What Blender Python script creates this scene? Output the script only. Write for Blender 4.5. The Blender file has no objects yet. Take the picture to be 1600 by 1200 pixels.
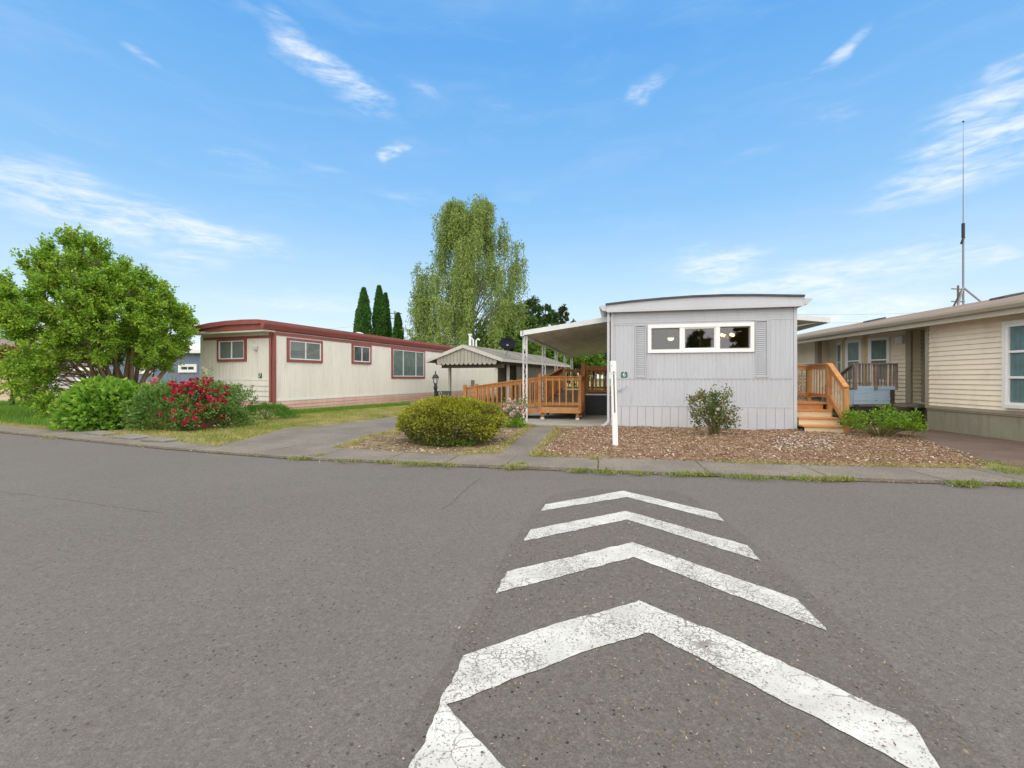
import bpy, math, random
import numpy as np
from mathutils import Vector, Matrix, geometry
R = math.radians
random.seed(7)
rng = np.random.default_rng(11)
scene = bpy.context.scene
COL = scene.collection
F = 711.0; CAMZ = 1.3; HZ = 591.0
ROADZ = .03; YARD = .06; TOP = .07

# ---------- measuring: a picture point to a place ----------
def ground(px, py, z=TOP):
    Y = F*(CAMZ-z)/(py-HZ)
    return ((px-800)/F*Y, Y)
def hit(px, py, o, d):
    """vertical plane through o along horizontal d: distance along d and height"""
    k = (px-800)/F
    t = (k*o[1]-o[0])/(d[0]-k*d[1])
    Y = o[1]+d[1]*t
    return t, CAMZ+(HZ-py)/F*Y

# ---------- materials ----------
def new_mat(name):
    m = bpy.data.materials.new(name); m.use_nodes = True
    nt = m.node_tree; nt.nodes.clear()
    out = nt.nodes.new('ShaderNodeOutputMaterial')
    return m, nt, out
class NB:
    def __init__(s, nt): s.nt = nt
    def n(s, t, **k):
        x = s.nt.nodes.new(t)
        for a, b in k.items(): setattr(x, a, b)
        return x
    def l(s, a, b): s.nt.links.new(a, b)
    def val(s, inp, v):
        if hasattr(v, 'is_linked') or isinstance(v, bpy.types.NodeSocket): s.l(v, inp)
        else: inp.default_value = v
    def math(s, op, a, b=0.0, c=None, clamp=False):
        x = s.n('ShaderNodeMath', operation=op, use_clamp=clamp)
        s.val(x.inputs[0], a); s.val(x.inputs[1], b)
        if c is not None: s.val(x.inputs[2], c)
        return x.outputs[0]
    def mix(s, f, a, b, blend='MIX'):
        x = s.n('ShaderNodeMix', data_type='RGBA', blend_type=blend)
        s.val(x.inputs[0], f)
        for i, v in ((6, a), (7, b)):
            if isinstance(v, (tuple, list)): x.inputs[i].default_value = (v[0], v[1], v[2], 1)
            else: s.l(v, x.inputs[i])
        return x.outputs[2]
    def coord(s, scale=(1, 1, 1), loc=(0, 0, 0), rot=(0, 0, 0), kind='Object'):
        t = s.n('ShaderNodeTexCoord'); m = s.n('ShaderNodeMapping')
        m.inputs['Scale'].default_value = scale; m.inputs['Location'].default_value = loc; m.inputs['Rotation'].default_value = rot
        s.l(t.outputs[kind], m.inputs['Vector']); return m.outputs[0]
    def noise(s, vec, scale, detail=3, rough=.55, dist=0):
        x = s.n('ShaderNodeTexNoise'); s.l(vec, x.inputs['Vector'])
        x.inputs['Scale'].default_value = scale; x.inputs['Detail'].default_value = detail
        x.inputs['Roughness'].default_value = rough; x.inputs['Distortion'].default_value = dist
        return x.outputs['Fac']
    def vor(s, vec, scale, feature='F1', rnd=1):
        x = s.n('ShaderNodeTexVoronoi', feature=feature); s.l(vec, x.inputs['Vector'])
        x.inputs['Scale'].default_value = scale; x.inputs['Randomness'].default_value = rnd
        return x
    def ramp(s, f, stops, interp='LINEAR'):
        x = s.n('ShaderNodeValToRGB'); s.l(f, x.inputs[0]); cr = x.color_ramp; cr.interpolation = interp
        while len(cr.elements) < len(stops): cr.elements.new(.5)
        for e, (p, c) in zip(cr.elements, stops):
            e.position = p; e.color = (c[0], c[1], c[2], 1) if isinstance(c, (tuple, list)) else (c, c, c, 1)
        return x.outputs[0]
    def rng(s, f, a, b, c=0, d=1, smooth=True):
        x = s.n('ShaderNodeMapRange', interpolation_type='SMOOTHSTEP' if smooth else 'LINEAR')
        s.val(x.inputs[0], f); x.inputs[1].default_value = a; x.inputs[2].default_value = b
        x.inputs[3].default_value = c; x.inputs[4].default_value = d
        return x.outputs[0]
    def principled(s, out, col, rough=.7, metal=0, spec=.4, bump=None, bstr=.3, bdist=.01):
        p = s.n('ShaderNodeBsdfPrincipled')
        if isinstance(col, (tuple, list)): p.inputs['Base Color'].default_value = (col[0], col[1], col[2], 1)
        else: s.l(col, p.inputs['Base Color'])
        s.val(p.inputs['Roughness'], rough); p.inputs['Metallic'].default_value = metal
        p.inputs['Specular IOR Level'].default_value = spec
        if bump is not None:
            b = s.n('ShaderNodeBump'); b.inputs['Strength'].default_value = bstr; b.inputs['Distance'].default_value = bdist
            s.l(bump, b.inputs['Height']); s.l(b.outputs[0], p.inputs['Normal'])
        s.l(p.outputs[0], out.inputs[0]); return p
def sc(c, k): return tuple(min(1, v*k) for v in c)
def plain(name, col, rough=.6, var=.10, scale=3.0, stretch=(1, 1, 1), metal=0, spec=.4, bstr=0, dirt=None, dirt_amt=.35, streak=False):
    m, nt, out = new_mat(name); b = NB(nt)
    v = b.coord(stretch)
    f = b.noise(v, scale, 4); g = b.noise(v, scale*9, 3)
    f = b.math('ADD', b.math('MULTIPLY', f, .65), b.math('MULTIPLY', g, .35))
    c = b.mix(b.rng(f, .3, .7), sc(col, 1-var), sc(col, 1+var))
    if dirt:
        w = b.coord((3, 3, .35) if streak else (1, 1, 1))
        d = b.rng(b.noise(w, 2.2, 5, .6), .5, .75, 0, dirt_amt)
        c = b.mix(d, c, dirt)
    b.principled(out, c, rough, metal, spec, g if bstr else None, bstr, .004)
    return m
def leaf_mat(name, cols, trans=.30, rough=.55, noise_amt=0.0):
    """leaf colour varies from leaf to leaf"""
    m, nt, out = new_mat(name); b = NB(nt)
    geo = b.n('ShaderNodeNewGeometry')
    f = geo.outputs['Random Per Island']
    st = [(i/(len(cols)-1), c) for i, c in enumerate(cols)]
    if noise_amt:
        nz = b.noise(b.coord(), 1.7, 2)
        f = b.math('ADD', b.math('MULTIPLY', f, 1-noise_amt), b.math('MULTIPLY', b.rng(nz, .3, .7, smooth=False), noise_amt))
    c = b.ramp(f, st)
    p = b.n('ShaderNodeBsdfPrincipled'); b.l(c, p.inputs['Base Color']); p.inputs['Roughness'].default_value = rough
    p.inputs['Specular IOR Level'].default_value = .35
    t = b.n('ShaderNodeBsdfTranslucent'); b.l(c, t.inputs[0])
    x = b.n('ShaderNodeMixShader'); x.inputs[0].default_value = trans
    b.l(p.outputs[0], x.inputs[1]); b.l(t.outputs[0], x.inputs[2]); b.l(x.outputs[0], out.inputs[0])
    return m
def glass(name, tint=(.75, .8, .8), refl=.0):
    m, nt, out = new_mat(name); b = NB(nt)
    lw = b.n('ShaderNodeLayerWeight'); lw.inputs[0].default_value = .5
    fz = b.math('MULTIPLY_ADD', b.math('POWER', lw.outputs['Facing'], 4.0), .75, .06+refl)
    g = b.n('ShaderNodeBsdfGlossy'); g.inputs['Roughness'].default_value = .02
    t = b.n('ShaderNodeBsdfTransparent'); t.inputs[0].default_value = (*tint, 1)
    x = b.n('ShaderNodeMixShader'); b.l(fz, x.inputs[0])
    b.l(t.outputs[0], x.inputs[1]); b.l(g.outputs[0], x.inputs[2]); b.l(x.outputs[0], out.inputs[0])
    return m
def emit(name, col, s):
    m, nt, out = new_mat(name); b = NB(nt)
    e = b.n('ShaderNodeEmission'); e.inputs[0].default_value = (*col, 1); e.inputs[1].default_value = s
    b.l(e.outputs[0], out.inputs[0]); return m

# ---------- meshes ----------
class MB:
    def __init__(s): s.v = []; s.f = []
    def add(s, vs, fs):
        o = len(s.v); s.v += [tuple(p) for p in vs]; s.f += [tuple(i+o for i in f) for f in fs]; return s
    def box(s, x0, x1, y0, y1, z0, z1):
        vs = [(x, y, z) for z in (z0, z1) for y in (y0, y1) for x in (x0, x1)]
        return s.add(vs, [(0, 2, 3, 1), (4, 5, 7, 6), (0, 1, 5, 4), (1, 3, 7, 5), (3, 2, 6, 7), (2, 0, 4, 6)])
    def bar(s, a, b, w, h=None, up=(0, 0, 1)):
        a = Vector(a); b = Vector(b); d = (b-a).normalized(); h = w if h is None else h
        u = Vector(up)
        if abs(d.dot(u)) > .98: u = Vector((0, 1, 0))
        sd = d.cross(u).normalized()*w/2; uu = sd.cross(d).normalized()*h/2
        vs = [p+i*sd+j*uu for p in (a, b) for i, j in ((-1, -1), (1, -1), (1, 1), (-1, 1))]
        return s.add(vs, [(3, 2, 1, 0), (4, 5, 6, 7), (0, 1, 5, 4), (1, 2, 6, 5), (2, 3, 7, 6), (3, 0, 4, 7)])
    def prism(s, poly, axis, a, b):
        """poly in the two other axes (in xyz order), extruded along axis from a to b"""
        def P(p, t):
            q = list(p); q.insert(axis, t); return q
        n = len(poly); vs = [P(p, a) for p in poly]+[P(p, b) for p in poly]
        return s.add(vs, [tuple(range(n))[::-1], tuple(range(n, 2*n))]+[(i, (i+1) % n, n+(i+1) % n, n+i) for i in range(n)])
    def tube(s, pts, r, n=6, cap=True):
        pts = [Vector(p) for p in pts]; m = len(pts)
        rs = r if isinstance(r, (list, tuple)) else [r]*m
        o = len(s.v); ref = Vector((.3, .9, .1)).normalized()
        for i, p in enumerate(pts):
            d = (pts[min(i+1, m-1)]-pts[max(i-1, 0)]).normalized()
            a = d.cross(ref)
            if a.length < .05: a = d.cross(Vector((1, 0, 0)))
            a.normalize(); c = d.cross(a)
            for k in range(n):
                t = 2*math.pi*k/n; s.v.append(tuple(p+(a*math.cos(t)+c*math.sin(t))*rs[i]))
        for i in range(m-1):
            for k in range(n):
                s.f.append((o+i*n+k, o+i*n+(k+1) % n, o+(i+1)*n+(k+1) % n, o+(i+1)*n+k))
        if cap:
            s.f.append(tuple(o+k for k in range(n))[::-1]); s.f.append(tuple(o+(m-1)*n+k for k in range(n)))
        return s
    def lathe(s, prof, c=(0, 0, 0), n=16):
        o = len(s.v)
        for r, z in prof:
            for k in range(n):
                t = 2*math.pi*k/n; s.v.append((c[0]+r*math.cos(t), c[1]+r*math.sin(t), c[2]+z))
        for i in range(len(prof)-1):
            for k in range(n):
                s.f.append((o+i*n+k, o+i*n+(k+1) % n, o+(i+1)*n+(k+1) % n, o+(i+1)*n+k))
        s.f.append(tuple(o+k for k in range(n))[::-1]); s.f.append(tuple(o+(len(prof)-1)*n+k for k in range(n)))
        return s
    def poly(s, pts): return s.add(pts, [tuple(range(len(pts)))])
    def build(s, name, mat, parent=None, smooth=False, bevel=0):
        me = bpy.data.meshes.new(name); me.from_pydata(s.v, [], s.f); me.materials.append(mat)
        if smooth: me.polygons.foreach_set('use_smooth', [True]*len(me.polygons))
        me.update()
        o = bpy.data.objects.new(name, me); COL.objects.link(o)
        if parent: o.parent = parent
        if bevel:
            bm = o.modifiers.new('bevel', 'BEVEL'); bm.width = bevel; bm.segments = 2; bm.limit_method = 'ANGLE'
        return o
def tag(o, label=None, cat=None, group=None, kind=None):
    if label: o['label'] = label
    if cat: o['category'] = cat
    if group: o['group'] = group
    if kind: o['kind'] = kind
    return o
def thing(name, label, cat, loc=(0, 0, 0), rz=0, group=None):
    o = bpy.data.objects.new(name, None); COL.objects.link(o); o.location = loc; o.rotation_euler.z = rz
    o.empty_display_size = .2
    return tag(o, label, cat, group)
def copy_tree(o, parent=None):
    c = o.copy(); COL.objects.link(c); c.parent = parent
    for ch in list(o.children): copy_tree(ch, c)
    return c
def structure(o): o['kind'] = 'structure'; return o

def unit(a): return a/np.maximum(np.linalg.norm(a, axis=-1, keepdims=True), 1e-9)
def leaves(name, mat, P, D, L, W, parent=None, fold=.25, up=None, merge=None):
    """one small four-cornered leaf at every point P, pointing along D"""
    N = len(P); P = np.asarray(P, float); D = unit(np.asarray(D, float))
    rnd = rng.normal(size=(N, 3)) if up is None else np.asarray(up)+rng.normal(size=(N, 3))*.35
    S = unit(np.cross(D, rnd)); U = np.cross(S, D)
    L = np.broadcast_to(L, (N,))[:, None]; W = np.broadcast_to(W, (N,))[:, None]
    V = np.empty((N, 4, 3))
    V[:, 0] = P; V[:, 1] = P+D*L*.45+S*W*.5+U*W*fold; V[:, 2] = P+D*L; V[:, 3] = P+D*L*.45-S*W*.5+U*W*fold
    me = bpy.data.meshes.new(name); me.vertices.add(N*4); me.loops.add(N*4); me.polygons.add(N)
    me.vertices.foreach_set('co', V.ravel()); me.loops.foreach_set('vertex_index', np.arange(N*4, dtype=np.int32))
    me.polygons.foreach_set('loop_start', np.arange(0, N*4, 4, dtype=np.int32))
    me.update(calc_edges=True); me.materials.append(mat)
    o = bpy.data.objects.new(name, me); COL.objects.link(o)
    if parent: o.parent = parent
    return o
def in_poly(P, poly):
    x, y = P[:, 0], P[:, 1]; ins = np.zeros(len(P), bool); n = len(poly)
    for i in range(n):
        x1, y1 = poly[i]; x2, y2 = poly[(i+1) % n]
        if y1 == y2: continue
        c = ((y1 > y) != (y2 > y)) & (x < (x2-x1)*(y-y1)/(y2-y1)+x1); ins ^= c
    return ins
def scatter(poly, n):
    p = np.array(poly); lo, hi = p.min(0), p.max(0); out = []; got = 0
    while got < n:
        q = lo+(hi-lo)*rng.random((n*2, 2)); q = q[in_poly(q, poly)]; out.append(q); got += len(q)
    return np.concatenate(out)[:n]
def pxpoly(pts, z=TOP): return [ground(a, b, z) for a, b in pts]
def sheet(name, poly, z, mat, kind='structure', grid=0, hfun=None):
    """flat sheet; with grid it is cut fine and raised by hfun(x, y, distance to the edge)"""
    if not grid:
        o = MB().poly([(x, y, z) for x, y in poly]).build(name, mat)
    else:
        p = np.array(poly); lo, hi = p.min(0), p.max(0)
        gx, gy = np.meshgrid(np.arange(lo[0], hi[0], grid), np.arange(lo[1], hi[1], grid))
        q = np.stack([gx.ravel(), gy.ravel()], 1); q = q+rng.normal(size=q.shape)*grid*.15; q = q[in_poly(q, poly)]
        b = []
        for i in range(len(p)):
            a, c = p[i], p[(i+1) % len(p)]; k = max(1, int(np.linalg.norm(c-a)/grid))
            b += [a+(c-a)*j/k for j in range(k)]
        def edge(pt):
            d = 9e9
            for i in range(len(p)):
                a, c = p[i], p[(i+1) % len(p)]; t = max(0, min(1, np.dot(pt-a, c-a)/np.dot(c-a, c-a)))
                d = min(d, np.linalg.norm(a+(c-a)*t-pt))
            return d
        allp = [Vector(x) for x in b]+[Vector(x) for x in q]
        vs, es, fs, *_ = geometry.delaunay_2d_cdt(allp, [(i, (i+1) % len(b)) for i in range(len(b))], [], 1, 1e-5)
        V = [(v.x, v.y, z+hfun(v.x, v.y, edge(np.array(v)))) for v in vs]
        m = MB(); m.v = V; m.f = [tuple(f) for f in fs]; o = m.build(name, mat, smooth=True)
    o['kind'] = kind
    return o
# ---------- camera, sun, sky ----------
cam = bpy.data.cameras.new('camera'); camo = bpy.data.objects.new('camera', cam); COL.objects.link(camo)
camo.location = (0, 0, CAMZ); camo.rotation_euler = (R(90), 0, 0)
cam.sensor_width = 36; cam.lens = F/1600*36; cam.shift_y = -9/1600; cam.clip_start = .05; cam.clip_end = 3000
scene.camera = camo
SUN_EL, SUN_AZ = R(50), R(178)          # azimuth clockwise from +Y
sd = Vector((math.sin(SUN_AZ)*math.cos(SUN_EL), math.cos(SUN_AZ)*math.cos(SUN_EL), math.sin(SUN_EL)))
sun = bpy.data.lights.new('sun', 'SUN'); sun.energy = 1.0; sun.angle = R(110); sun.color = (1, .95, .88)
suno = bpy.data.objects.new('sun', sun); COL.objects.link(suno); suno.rotation_euler = sd.to_track_quat('Z', 'Y').to_euler()
scene.view_settings.view_transform = 'Standard'; scene.view_settings.look = 'None'
scene.view_settings.exposure = .96; scene.view_settings.gamma = 1
world = bpy.data.worlds.new('World'); scene.world = world; world.use_nodes = True
wn = world.node_tree; wn.nodes.clear(); b = NB(wn)
sky = b.n('ShaderNodeTexSky', sky_type='NISHITA'); sky.sun_disc = False
sky.sun_elevation = SUN_EL; sky.sun_rotation = SUN_AZ; sky.altitude = 100; sky.air_density = 1.0; sky.dust_density = .35; sky.ozone_density = 1.6
tc = b.n('ShaderNodeTexCoord'); sp = b.n('ShaderNodeSeparateXYZ'); b.l(tc.outputs['Generated'], sp.inputs[0])
az = b.math('ARCTAN2', sp.outputs[0], sp.outputs[1]); el = b.math('ARCSINE', sp.outputs[2])
cb = b.n('ShaderNodeCombineXYZ'); b.l(az, cb.inputs[0]); b.l(el, cb.inputs[1]); dirv = cb.outputs[0]
def azel(px, py): return math.atan((px-800)/F), math.atan((HZ-py)/math.hypot(F, px-800))
# wisps of cirrus: centre, half length and half height as seen, tilt, density
WISPS = [(505, 105, 110, 17, -20, 1.0), (660, 145, 36, 9, -12, .5), (610, 243, 13, 10, 0, .9), (120, 318, 190, 34, -9, 1.0), (300, 352, 150, 17, -9, .9),
         (420, 376, 60, 10, -6, .5), (318, 397, 75, 15, 3, .75), (275, 415, 60, 13, 0, .5), (385, 257, 70, 12, -4, .4), (515, 271, 44, 8, -5, .35),
         (640, 306, 80, 9, -2, .4), (1010, 139, 38, 9, 18, .7), (1545, 160, 105, 24, 4, 1.0), (1550, 205, 110, 26, 7, 1.0), (1490, 275, 150, 26, 7, .9),
         (1560, 262, 80, 16, 6, .7), (1110, 415, 85, 25, -5, 1.0), (1270, 440, 230, 24, 4, 1.0), (1330, 478, 190, 22, 0, .9), (1545, 400, 50, 14, 4, .8),
         (1285, 193, 60, 13, -4, .35), (1165, 248, 50, 7, 4, .3), (225, 92, 26, 12, -30, .45), (1315, 76, 45, 10, 25, .7), (500, 470, 160, 14, 3, .6),
         (760, 165, 30, 8, -8, .3), (1560, 355, 60, 10, 5, .3), (60, 392, 80, 9, -3, .4), (70, 200, 45, 8, -30, .25), (1590, 105, 30, 10, 10, .6)]
wv = b.n('ShaderNodeTexNoise'); mpw = b.n('ShaderNodeMapping'); mpw.inputs['Scale'].default_value = (1, 2.2, 1); b.l(dirv, mpw.inputs[0]); b.l(mpw.outputs[0], wv.inputs['Vector'])
wv.inputs['Scale'].default_value = 7; wv.inputs['Detail'].default_value = 5
wm_ = b.n('ShaderNodeVectorMath', operation='MULTIPLY_ADD'); b.l(wv.outputs['Color'], wm_.inputs[0]); wm_.inputs[1].default_value = (.16, .055, 0); wm_.inputs[2].default_value = (-.08, -.0275, 0)
wa = b.n('ShaderNodeVectorMath', operation='ADD'); b.l(dirv, wa.inputs[0]); b.l(wm_.outputs[0], wa.inputs[1]); wdir = wa.outputs[0]
mask = None
for (px, py, hl, hh, tilt, den) in WISPS:
    a, e = azel(px, py); kx = F/(F*F+(px-800)**2)**.5; kk = 1/math.hypot(F, px-800)
    mp = b.n('ShaderNodeMapping', vector_type='TEXTURE')
    mp.inputs['Location'].default_value = (a, e, 0); mp.inputs['Rotation'].default_value = (0, 0, R(tilt))
    mp.inputs['Scale'].default_value = (hl*kk*kx*1.65, hh*kk*1.9, 1)
    b.l(wdir, mp.inputs[0]); ln = b.n('ShaderNodeVectorMath', operation='LENGTH'); b.l(mp.outputs[0], ln.inputs[0])
    g = b.rng(ln.outputs['Value'], 0, 1.15, den, 0)
    mask = g if mask is None else b.math('MAXIMUM', mask, g)
def skyn(scale, rot, s, det=6, dist=.4):
    mp = b.n('ShaderNodeMapping'); mp.inputs['Scale'].default_value = scale; mp.inputs['Rotation'].default_value = (0, 0, rot)
    b.l(dirv, mp.inputs[0]); return b.noise(mp.outputs[0], s, det, .62, dist)
n1 = skyn((1, 5.5, 1), R(7), 9, 7, .8); n2 = skyn((1, 3, 1), R(-12), 26, 5, .6)
nz = b.math('ADD', b.math('MULTIPLY', n1, .65), b.math('MULTIPLY', n2, .35))
nzc = b.rng(nz, .36, .66, 0, 1, False)
dens = b.rng(b.math('MULTIPLY', mask, b.math('ADD', b.math('MULTIPLY', nzc, .95), .22)), .03, 1.12)
veil = b.rng(skyn((1, 4, 1), .08, 4.5, 6), .45, .8, 0, .11)
dens = b.math('MAXIMUM', dens, veil)
grad = b.ramp(b.math('DIVIDE', el, R(90), clamp=True), [(0, (4.4, 4.85, 5.2)), (.05, (3.9, 4.6, 5.2)), (.12, (2.8, 4.05, 5.2)), (.22, (1.45, 3.15, 5.2)), (.40, (.68, 2.35, 5.0)), (.55, (1.3, 2.8, 5.0)), (.8, (8.0, 8.0, 8.0))])
base = b.mix(.80, sky.outputs[0], grad)
# unseen white overcast added overhead, beside and behind as soft fill light
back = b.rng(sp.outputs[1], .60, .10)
fill_cloud = b.math('MULTIPLY', back, b.rng(sp.outputs[2], -.02, .12))
base = b.mix(b.math('MULTIPLY', fill_cloud, b.rng(n1, .2, .6, .6, 1)), base, (8.6, 8.4, 8.1))
col = b.mix(b.math('MULTIPLY', dens, .72), base, (5.5, 5.6, 5.8))
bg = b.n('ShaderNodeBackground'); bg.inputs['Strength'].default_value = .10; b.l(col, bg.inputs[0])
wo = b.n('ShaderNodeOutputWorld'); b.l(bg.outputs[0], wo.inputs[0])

# ---------- materials ----------
def asphalt(name, base, specks=1.0, pits=1.0):
    m, nt, out = new_mat(name); b = NB(nt); v = b.coord()
    big = b.noise(v, .35, 4); mid = b.noise(v, 3.0, 4); grain = b.noise(v, 130, 3, .7)
    gr2 = b.vor(v, 210)
    c = b.mix(b.rng(big, .3, .7), sc(base, .84), sc(base, 1.12))
    tr_ = b.noise(b.coord((.18, 1.3, 1), rot=(0, 0, R(6))), .9, 3); c = b.mix(b.rng(tr_, .45, .7, 0, .5), c, sc(base, .86))
    c = b.mix(b.rng(mid, .3, .75, 0, .5), c, sc(base, .82))
    c = b.mix(b.rng(grain, .25, .75), b.mix(.45, c, sc(base, .45)), b.mix(.5, c, sc(base, 1.75)))
    tint = b.math('MULTIPLY', b.rng(gr2.outputs['Color'], .82, .95), .5)
    c = b.mix(tint, c, sc((.26, .235, .21), 1))
    st_ = b.vor(v, 55); ss_ = b.n('ShaderNodeSeparateColor'); b.l(st_.outputs['Color'], ss_.inputs[0])
    c = b.mix(b.rng(ss_.outputs[0], .0, .30, .28, 0), c, sc(base, .5)); c = b.mix(b.rng(ss_.outputs[1], .72, 1.0, 0, .30), c, sc(base, 1.7))
    c = b.mix(b.rng(b.noise(v, 38, 3, .7), .35, .62, .22, 0), c, sc(base, .55))
    # worn-out pits
    pv = b.vor(v, 36); pr = b.n('ShaderNodeSeparateColor'); b.l(pv.outputs['Color'], pr.inputs[0])
    rad = b.rng(pr.outputs[0], .3, 1, 0, .27, False)
    wob = b.math('MULTIPLY', b.math('SUBTRACT', b.noise(v, 85, 2), .5), .22)
    pit = b.math('LESS_THAN', b.math('ADD', pv.outputs['Distance'], wob), rad)
    zone = b.rng(b.noise(v, .9, 3), .25, .55)
    pit = b.math('MULTIPLY', pit, b.math('MULTIPLY', zone, .8*pits))
    c = b.mix(pit, c, sc(base, .30))
    # tan bits of stone
    tv = b.vor(v, 60); tr = b.n('ShaderNodeSeparateColor'); b.l(tv.outputs['Color'], tr.inputs[0])
    tan_ = b.math('MULTIPLY', b.math('GREATER_THAN', tr.outputs[1], .93), b.math('LESS_THAN', b.math('ADD', tv.outputs['Distance'], b.math('MULTIPLY', b.noise(v, 150, 1), .3)), .42))
    c = b.mix(b.math('MULTIPLY', tan_, .5*specks), c, b.mix(tr.outputs[2], (.28, .19, .12), (.27, .25, .225)))
    h = b.math('SUBTRACT', grain, pit)
    b.principled(out, c, .82, 0, .3, h, .55, .006)
    return m
def paint_mat(name):
    m, nt, out = new_mat(name); b = NB(nt); v = b.coord()
    warp = b.n('ShaderNodeTexNoise'); b.l(v, warp.inputs[0]); warp.inputs['Scale'].default_value = 9; warp.inputs['Detail'].default_value = 3
    vm = b.n('ShaderNodeVectorMath', operation='MULTIPLY_ADD'); b.l(warp.outputs['Color'], vm.inputs[0]); vm.inputs[1].default_value = (.13, .13, 0); b.l(v, vm.inputs[2])
    cr = b.vor(vm.outputs[0], 13, 'DISTANCE_TO_EDGE')
    czone = b.rng(b.noise(v, 2.3, 2), .48, .62)
    crack = b.math('MULTIPLY', b.math('LESS_THAN', cr.outputs['Distance'], .035), czone)
    w = b.noise(v, 95, 4, .7); zone = b.noise(v, 1.9, 3)
    worn = b.math('GREATER_THAN', b.math('ADD', w, b.rng(zone, .35, .70, -.04, .07)), .575)
    pv = b.vor(v, 30); chip = b.math('LESS_THAN', b.math('ADD', pv.outputs['Distance'], b.math('MULTIPLY', b.noise(v, 60, 2), .35)), .26)
    chip = b.math('MULTIPLY', chip, b.math('GREATER_THAN', zone, .47))
    bare = b.math('MAXIMUM', b.math('MAXIMUM', crack, worn), chip)
    c = b.mix(b.rng(b.noise(v, 6, 4), .3, .7), (.50, .49, .455), (.62, .61, .575))
    c = b.mix(b.math('MULTIPLY', bare, .80), c, b.mix(b.noise(v, 40, 2), (.11, .09, .07), (.20, .18, .155)))
    c = b.mix(b.rng(b.noise(b.coord((.5, 2, 1)), 1.6, 5, .65), .45, .75, 0, .35), c, (.33, .31, .28))
    b.principled(out, c, .7, 0, .3, b.math('SUBTRACT', 1, bare), .4, .003)
    return m
def aggregate(name, base, warm=(.30, .22, .14)):
    m, nt, out = new_mat(name); b = NB(nt); v = b.coord()
    st = b.vor(v, 75); s = b.n('ShaderNodeSeparateColor'); b.l(st.outputs['Color'], s.inputs[0])
    c = b.ramp(s.outputs[0], [(0, sc(base, .62)), (.45, base), (.8, sc(base, 1.3)), (1, warm)])
    c = b.mix(b.rng(b.noise(v, 1.1, 5, .6), .35, .65, 0, .7), c, sc(base, .66))
    c = b.mix(b.rng(b.noise(v, 160, 2), .3, .7, 0, .35), c, sc(base, .5))
    st2 = b.rng(b.noise(v, 2.3, 5, .65), .58, .78, 0, .4)
    c = b.mix(st2, c, (.20, .16, .10))
    b.principled(out, c, .85, 0, .25, st.outputs['Distance'], .35, .006)
    return m
def soil(name, cols, scale=6, fine=60):
    m, nt, out = new_mat(name); b = NB(nt); v = b.coord()
    f = b.math('ADD', b.math('MULTIPLY', b.noise(v, scale, 5, .65), .55), b.math('MULTIPLY', b.noise(v, fine, 4, .7), .45))
    c = b.ramp(b.rng(f, .34, .68, smooth=False), [(i/(len(cols)-1), x) for i, x in enumerate(cols)])
    b.principled(out, c, .95, 0, .1, b.noise(v, fine*.8, 4, .7), .8, .02)
    return m
def wood(name, col, var=.28, stretch=(1, 1, 1), rough=.75):
    m, nt, out = new_mat(name); b = NB(nt)
    geo = b.n('ShaderNodeNewGeometry'); v = b.coord(stretch)
    f = b.noise(v, 7, 5, .6, .5)
    r = geo.outputs['Random Per Island']
    c = b.mix(b.rng(f, .3, .7), sc(col, 1-var), sc(col, 1+var*.7))
    c = b.mix(b.math('MULTIPLY', r, .5), c, sc(col, 1.35))
    kn = b.vor(b.coord((1, 1, 1)), 5.5); c = b.mix(b.math('MULTIPLY', b.math('LESS_THAN', kn.outputs['Distance'], .07), .6), c, sc(col, .3))
    b.principled(out, c, rough, 0, .25, f, .2, .003)
    return m
def shingles(name, c1, c2, course=.14, moss=None):
    m, nt, out = new_mat(name); b = NB(nt); v = b.coord()
    br = b.n('ShaderNodeTexBrick'); b.l(v, br.inputs[0]); br.inputs['Scale'].default_value = 1
    br.inputs['Brick Width'].default_value = .3; br.inputs['Row Height'].default_value = course; br.inputs['Mortar Size'].default_value = .006
    br.inputs['Color1'].default_value = (*c1, 1); br.inputs['Color2'].default_value = (*c2, 1); br.inputs['Mortar'].default_value = (*sc(c1, .5), 1)
    c = b.mix(b.rng(b.noise(v, 40, 4, .7), .3, .7, 0, .7), br.outputs[0], sc(c1, .6))
    c = b.mix(b.rng(b.noise(v, .8, 4), .3, .7, 0, .45), c, sc(c2, 1.2))
    if moss: c = b.mix(b.rng(b.noise(v, 3.5, 5, .7), .55, .72, 0, .75), c, moss)
    b.principled(out, c, .9, 0, .2, b.noise(v, 60, 3), .4, .006); return m

ASPH = asphalt('road_asphalt', (.144, .129, .114))
PATCH = asphalt('hump_asphalt', (.129, .114, .099), 1.2, 1.3)
DRIVE = aggregate('driveway_aggregate', (.215, .188, .160))
WALK = aggregate('sidewalk_aggregate', (.235, .205, .174))
RDRIVE = aggregate('brown_driveway_aggregate', (.19, .135, .108), (.26, .17, .12))
CONC = plain('slab_concrete', (.36, .34, .30), .9, .12, 2.0, bstr=.2, dirt=(.2, .18, .15), dirt_amt=.5)
PAINT = paint_mat('worn_road_paint')
YARDM = soil('dry_lawn_soil', [(.10, .13, .035), (.19, .20, .06), (.31, .27, .13), (.40, .33, .19)], 1.3, 40)
FARGREEN = soil('far_field', [(.07, .10, .03), (.12, .15, .05), (.20, .20, .09)], .4, 10)
MULCHM = soil('bark_mulch', [(.10, .058, .035), (.20, .115, .068), (.31, .20, .125), (.44, .35, .25)], 4, 55)
DIRTM = soil('dry_leaf_litter', [(.07, .05, .03), (.17, .12, .07), (.30, .23, .14), (.42, .35, .24)], 4, 55)
TANDIRT = soil('tan_gravel', [(.40, .31, .21), (.50, .41, .29)], 2, 40)

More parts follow.
